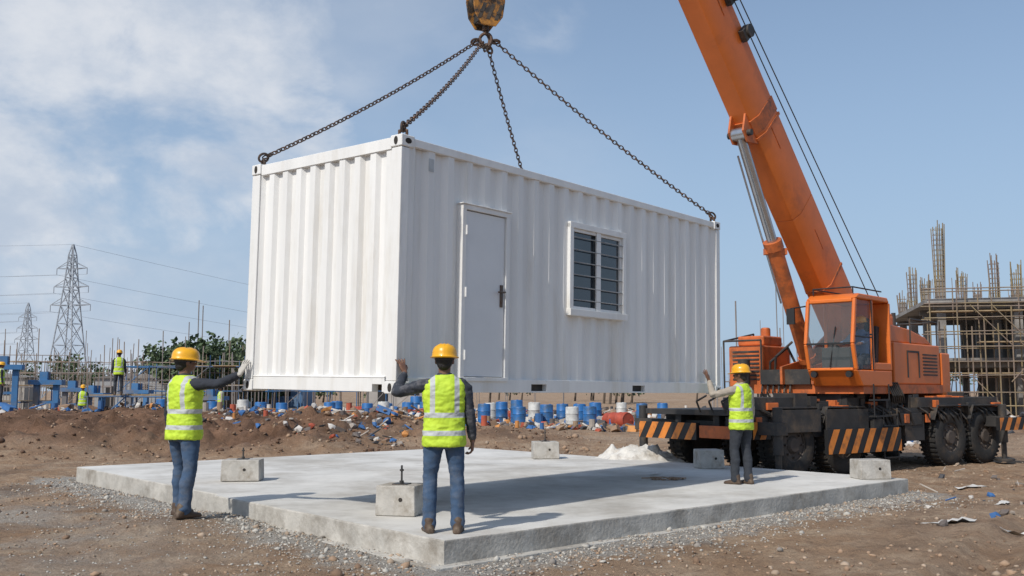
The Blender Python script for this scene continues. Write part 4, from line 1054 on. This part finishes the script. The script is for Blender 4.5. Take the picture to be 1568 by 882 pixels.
scaffold('scaffolding',-24,60,R(5),12,2,2,1.8,1.6,1.5,m=M_BLUE2,planks=.2)
scaffold('scaffolding',-16.4,38.2,R(3),2,1,1,1.4,1.4,1.3,m=M_BLUE2,planks=1,ext=.1)
scaffold('scaffolding',-40,78,R(-4),20,1,2,2.2,1.8,1.9,planks=.15)
scaffold('scaffolding',-27,44,R(12),4,1,1,1.5,1.4,1.0,m=M_BLUE2,planks=1)
scaffold('scaffolding',-18,70,R(6),8,1,1,1.9,1.5,2.2,planks=.2)
def formwork(x,y,h,w):
    e=empty('blue_formwork_column',(x,y,gz(x,y)-.02),(0,0,random.uniform(-.3,.3))); mb=MB()
    for a in(-1,1): mb.bx((a*w-.12,-.12,0),(a*w+.12,.12,h)); mb.bx((a*w-.2,-.2,0),(a*w+.2,.2,.12))
    mb.bx((-w-.3,-.3,h),(w+.3,.3,h+.22)); mb.bx((-w,-.05,h*.5),(w,.05,h*.5+.12)); mb.bx((-w*.6,-.25,h+.22),(w*.2,.25,h+.6))
    mb.obj('panels',[M_BLUE2],e); mb=MB()
    for a in(-.5,-.12,.12,.4): mb.cyl((a,0,h),(a,0,h+random.uniform(.7,1.5)),.02,n=5)
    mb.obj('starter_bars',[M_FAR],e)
for u,y,h,w in((-30,46,1.9,.5),(12,44,2.2,.4),(75,45,1.7,.42),(118,54,1.5,.5),(150,50,1.2,.4),(215,57,1.4,.5),(330,55,1.0,.5),(-70,48,2.2,.5)):
    formwork((u-784)/1500*y,y,h,w)
def hut(x,y,w,h,d,c,yaw):
    e=empty('site_shed',(x,y,gz(x,y)-.02),(0,0,yaw)); mb=MB(); mb.bx((0,0,0),(w,d,h)); mb.obj('walls',[mat('shed_wall',c,.7,var=.2,scale=1)],e)
    mb=MB(); mb.prism([(-.2,-.2,h),(w+.2,-.2,h),(w+.2,-.2,h+.08),(w/2,-.2,h+.45),(-.2,-.2,h+.08)],(0,d+.4,0)); mb.obj('roof',[M_CONB],e)
    mb=MB(); mb.bx((w*.15,-.02,.05),(w*.15+.8,0.01,min(h-.2,2.))); mb.bx((w*.6,-.02,h*.45),(w*.6+.9,.01,h*.8)); mb.obj('openings',[M_BLACK],e)
hut(-36,85,6,2.6,4,(.30,.31,.32),.1); hut(-24,90,5,2.4,4,(.10,.17,.28),-.1); hut(-45,80,5,2.6,4,(.38,.36,.33),.2); hut(19,80,6,2.5,4,(.32,.30,.27),0); hut(-14,95,7,2.4,4,(.35,.33,.31),.0)
mb=MB()
for i in range(200):
    y=random.uniform(60,120); x=random.uniform(-.56,-.24)*y; mb.cyl((x,y,0),(x+random.uniform(-.15,.15),y,random.uniform(2.2,5.5)*(1+(random.random()<.08)*.4)),.03,n=5)
for i in range(50):
    y=random.uniform(55,100); x=random.uniform(.20,.36)*y; mb.cyl((x,y,0),(x+random.uniform(-.1,.1),y,random.uniform(2.5,6)*(1+(random.random()<.1)*.5)),.03,n=5)
for x,y,h in((-29.5,92,10),(-29.1,92,9.5),(-26,90,8),(14.2,62,7.2),(-33,100,8.5)): mb.cyl((x,y,0),(x,y,h),.05,n=5)
for i in range(18):
    y=random.uniform(60,100); x=random.uniform(-.56,-.3)*y; z=random.uniform(1.5,4.5); mb.cyl((x,y,z),(x+random.uniform(3,8),y,z+random.uniform(-.1,.1)),.03,n=5)
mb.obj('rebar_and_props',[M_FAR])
def treeline():
    mb=MB(); M1=mat('foliage_a',(.05,.08,.035),.9,var=.35,scale=.5); M2=mat('foliage_b',(.085,.115,.055),.9,var=.35,scale=.5); M3=mat('trunks',(.10,.075,.055),.9)
    for i in range(125):
        y=random.uniform(110,160); x=random.uniform(-.62,.62)*y
        if i<56: y=random.uniform(80,105); x=random.uniform(-.36,-.24)*y
        h=random.uniform(3.5,6.2) if i>=56 else random.uniform(3.8,6.6)
        mb.cyl((x,y,0),(x+.3,y,h*.6),.16,.07,2,n=6)
        for b in range(4): a=random.uniform(0,6.28); mb.cyl((x+.2,y,h*.4),(x+math.cos(a)*1.1,y+math.sin(a)*1.1,h*.7),.06,.03,2,n=5)
        cl=[(x+random.gauss(0,1.1),y+random.gauss(0,1.1),h*random.uniform(.35,.92),random.uniform(.5,1.0)) for q in range(9)]
        for c in cl:
            m=random.choice((0,1))
            for q in range(34):
                d=Vector((random.gauss(0,1),random.gauss(0,1),random.gauss(0,.8))); d=d.normalized()*c[3]*random.uniform(.5,1.1)
                p=Vector(c[:3])+d; s=random.uniform(.12,.28); a=Vector((random.gauss(0,1),random.gauss(0,1),random.gauss(0,1))).normalized(); b=a.orthogonal().normalized()
                mb.add([p-a*s,p+b*s*.7,p+a*s,p-b*s*.7],[(0,1,2,3)],m)
    mb.obj('distant_tree_line',[M1,M2,M3],smooth=False)
treeline()
def pylon(x,y,h,yaw,wbase=6.,scale=1):
    e=empty('transmission_tower',(x,y,0),(0,0,yaw)); mb=MB(); r=.13*scale
    lv=[0,.18,.34,.48,.60,.70,.78,.86,.93,1.0]; wf=lambda f: wbase/2*(1-f)**1.25*.92+.45*(1 if f<.98 else .2)
    cs=[]
    for f in lv:
        w=wf(f); cs.append([Vector((a*w,b*w,f*h)) for a,b in((-1,-1),(1,-1),(1,1),(-1,1))])
    for A,B in zip(cs[:-1],cs[1:]):
        for i in range(4):
            j=(i+1)%4; mb.cyl(A[i],B[i],r,n=4); mb.cyl(A[i],B[j],r*.55,n=4); mb.cyl(A[j],B[i],r*.55,n=4); mb.cyl(B[i],B[j],r*.55,n=4)
    tips=[]
    for f,L in((.60,3.2),(.72,2.9),(.84,2.7)):
        z=f*h; w=wf(f)
        for s in(-1,1):
            t=Vector((s*(L+w),0,z+.1)); tips.append(t)
            for b in(-w,w): mb.cyl((s*w,b,z),t,r*.7,n=4); mb.cyl((s*w,b,z+1.3),t,r*.55,n=4)
            mb.cyl(t,t-Vector((0,0,1.3)),.08,n=5)
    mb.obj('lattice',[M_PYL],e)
    Mx=Matrix.Translation((x,y,0))@Matrix.Rotation(yaw,4,'Z'); return [Mx@(t-Vector((0,0,1.3))) for t in tips]+[Mx@Vector((0,0,h))]
T1=pylon(-90.5,200,31.5,R(-10)); T2=pylon(-166,335,31.5,R(-10))
T0=[t+Vector((-165,-70,0)) for t in T1]; T4=[t+Vector((260,420,-4)) for t in T1]
mb=MB()
def wire(a,b,sag,r=.028,n=18):
    pts=[a.lerp(b,i/n)-Vector((0,0,sag*4*(i/n)*(1-i/n))) for i in range(n+1)]
    mb.tube(pts,r,n=4)
for a,b in zip(T1,T0): wire(a,b,4)
for a,b in list(zip(T1,T4))[::2]: wire(a,b,10,.030,24)
for a in T2: wire(a,a+Vector((-190,-60,0)),4,.05)
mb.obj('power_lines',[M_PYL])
pylon(310,620,31,R(20))

# ------------------------------------------------------------------ world, sun, camera
w=bpy.data.worlds.new('World'); SC.world=w; w.use_nodes=True; nt=w.node_tree; nt.nodes.clear(); L=nt.links.new
sund=Vector((-.61,-.79,0)).normalized(); el=R(44)
out=_n(nt,'ShaderNodeOutputWorld'); bg=_n(nt,'ShaderNodeBackground'); sky=_n(nt,'ShaderNodeTexSky',sky_type='NISHITA'); sky.sun_disc=False
sky.sun_elevation=el; sky.sun_rotation=math.atan2(sund.x,sund.y); sky.air_density=1.0; sky.dust_density=1.5; sky.ozone_density=1.8
L(sky.outputs[0],bg.inputs[0]); bg.inputs[1].default_value=.125
tc=_n(nt,'ShaderNodeTexCoord'); gen=tc.outputs['Generated']
def NS(scale,det,rough,zs=1.6,loc=(0,0,0),dist=0):
    mp=_n(nt,'ShaderNodeMapping'); mp.inputs['Scale'].default_value=(1,1,zs); mp.inputs['Location'].default_value=loc; L(gen,mp.inputs[0])
    n=_n(nt,'ShaderNodeTexNoise'); n.inputs['Scale'].default_value=scale; n.inputs['Detail'].default_value=det; n.inputs['Roughness'].default_value=rough; n.inputs['Distortion'].default_value=dist; L(mp.outputs[0],n.inputs['Vector']); return n.outputs[0]
def MR(x,a,b,c=0.,d=1.,t='SMOOTHSTEP'):
    n=_n(nt,'ShaderNodeMapRange',interpolation_type=t)
    for i,v in enumerate((a,b,c,d)): n.inputs[i+1].default_value=v
    L(x,n.inputs[0]); return n.outputs[0]
def MA(op,a,b):
    n=_n(nt,'ShaderNodeMath',operation=op)
    for i,v in enumerate((a,b)):
        if isinstance(v,(int,float)): n.inputs[i].default_value=v
        else: L(v,n.inputs[i])
    return n.outputs[0]
def blob(d,a,b):
    v=Vector(d).normalized(); n=_n(nt,'ShaderNodeVectorMath',operation='DOT_PRODUCT'); L(gen,n.inputs[0]); n.inputs[1].default_value=v; return MR(n.outputs['Value'],a,b)
n1=NS(5,10,.58,1.5,(2.3,.4,.8),.3); n2=NS(2.2,5,.5,2.2,(.3,1.4,.1))
c1=MA('MULTIPLY',MR(MA('ADD',n1,MA('MULTIPLY',blob((-.40,.93,.28),.955,.998),.24)),.53,.75),blob((-.40,.93,.28),.93,.99))
c2=MA('MULTIPLY',MR(n1,.42,.72),MA('MULTIPLY',blob((-.155,.93,.365),.9972,.9996),.75))
c3=MA('MULTIPLY',MR(n2,.34,.66),MA('MULTIPLY',blob((-.36,.9,.12),.84,.985),.7))
c4=MA('MULTIPLY',MR(n1,.50,.75),MA('MULTIPLY',blob((.02,.93,.37),.998,.9998),.5))
cl=MA('MAXIMUM',MA('MAXIMUM',c1,c2),MA('MAXIMUM',c3,c4))
sz=_n(nt,'ShaderNodeSeparateXYZ'); L(gen,sz.inputs[0])
hz=MR(sz.outputs[2],-.02,.45,.85,.30)
shade=MR(NS(7,8,.6,1.5,(2.3,.4,.95)),.35,.65,0,1)
cc=_n(nt,'ShaderNodeMix',data_type='RGBA'); L(shade,cc.inputs[0]); cc.inputs[6].default_value=(.52,.59,.70,1); cc.inputs[7].default_value=(.78,.80,.84,1)
bgc=_n(nt,'ShaderNodeBackground'); L(cc.outputs[2],bgc.inputs[0]); bgc.inputs[1].default_value=1.0
bgh=_n(nt,'ShaderNodeBackground'); bgh.inputs[0].default_value=(.37,.51,.70,1); bgh.inputs[1].default_value=1.0
m1=_n(nt,'ShaderNodeMixShader'); L(hz,m1.inputs[0]); L(bg.outputs[0],m1.inputs[1]); L(bgh.outputs[0],m1.inputs[2])
m2=_n(nt,'ShaderNodeMixShader'); L(MA('MULTIPLY',cl,.85),m2.inputs[0]); L(m1.outputs[0],m2.inputs[1]); L(bgc.outputs[0],m2.inputs[2]); L(m2.outputs[0],out.inputs[0])
sd=bpy.data.lights.new('sun','SUN'); sd.energy=3.6; sd.angle=R(1.4); sd.color=(1,.95,.87); so=bpy.data.objects.new('sun',sd); COL.objects.link(so)
dirv=Vector((sund.x*math.cos(el),sund.y*math.cos(el),math.sin(el))); so.rotation_euler=dirv.to_track_quat('Z','Y').to_euler(); so.location=(-10,-10,20)
cam=bpy.data.cameras.new('camera'); co=bpy.data.objects.new('camera',cam); COL.objects.link(co); SC.camera=co
co.location=(0,0,1.54); co.rotation_euler=(R(90)+math.atan(157/1500),0,0); cam.sensor_width=36; cam.lens=1500/1568*36; cam.clip_end=6000; cam.clip_start=.1
SC.view_settings.view_transform='Standard'; SC.view_settings.look='None'; SC.view_settings.exposure=0
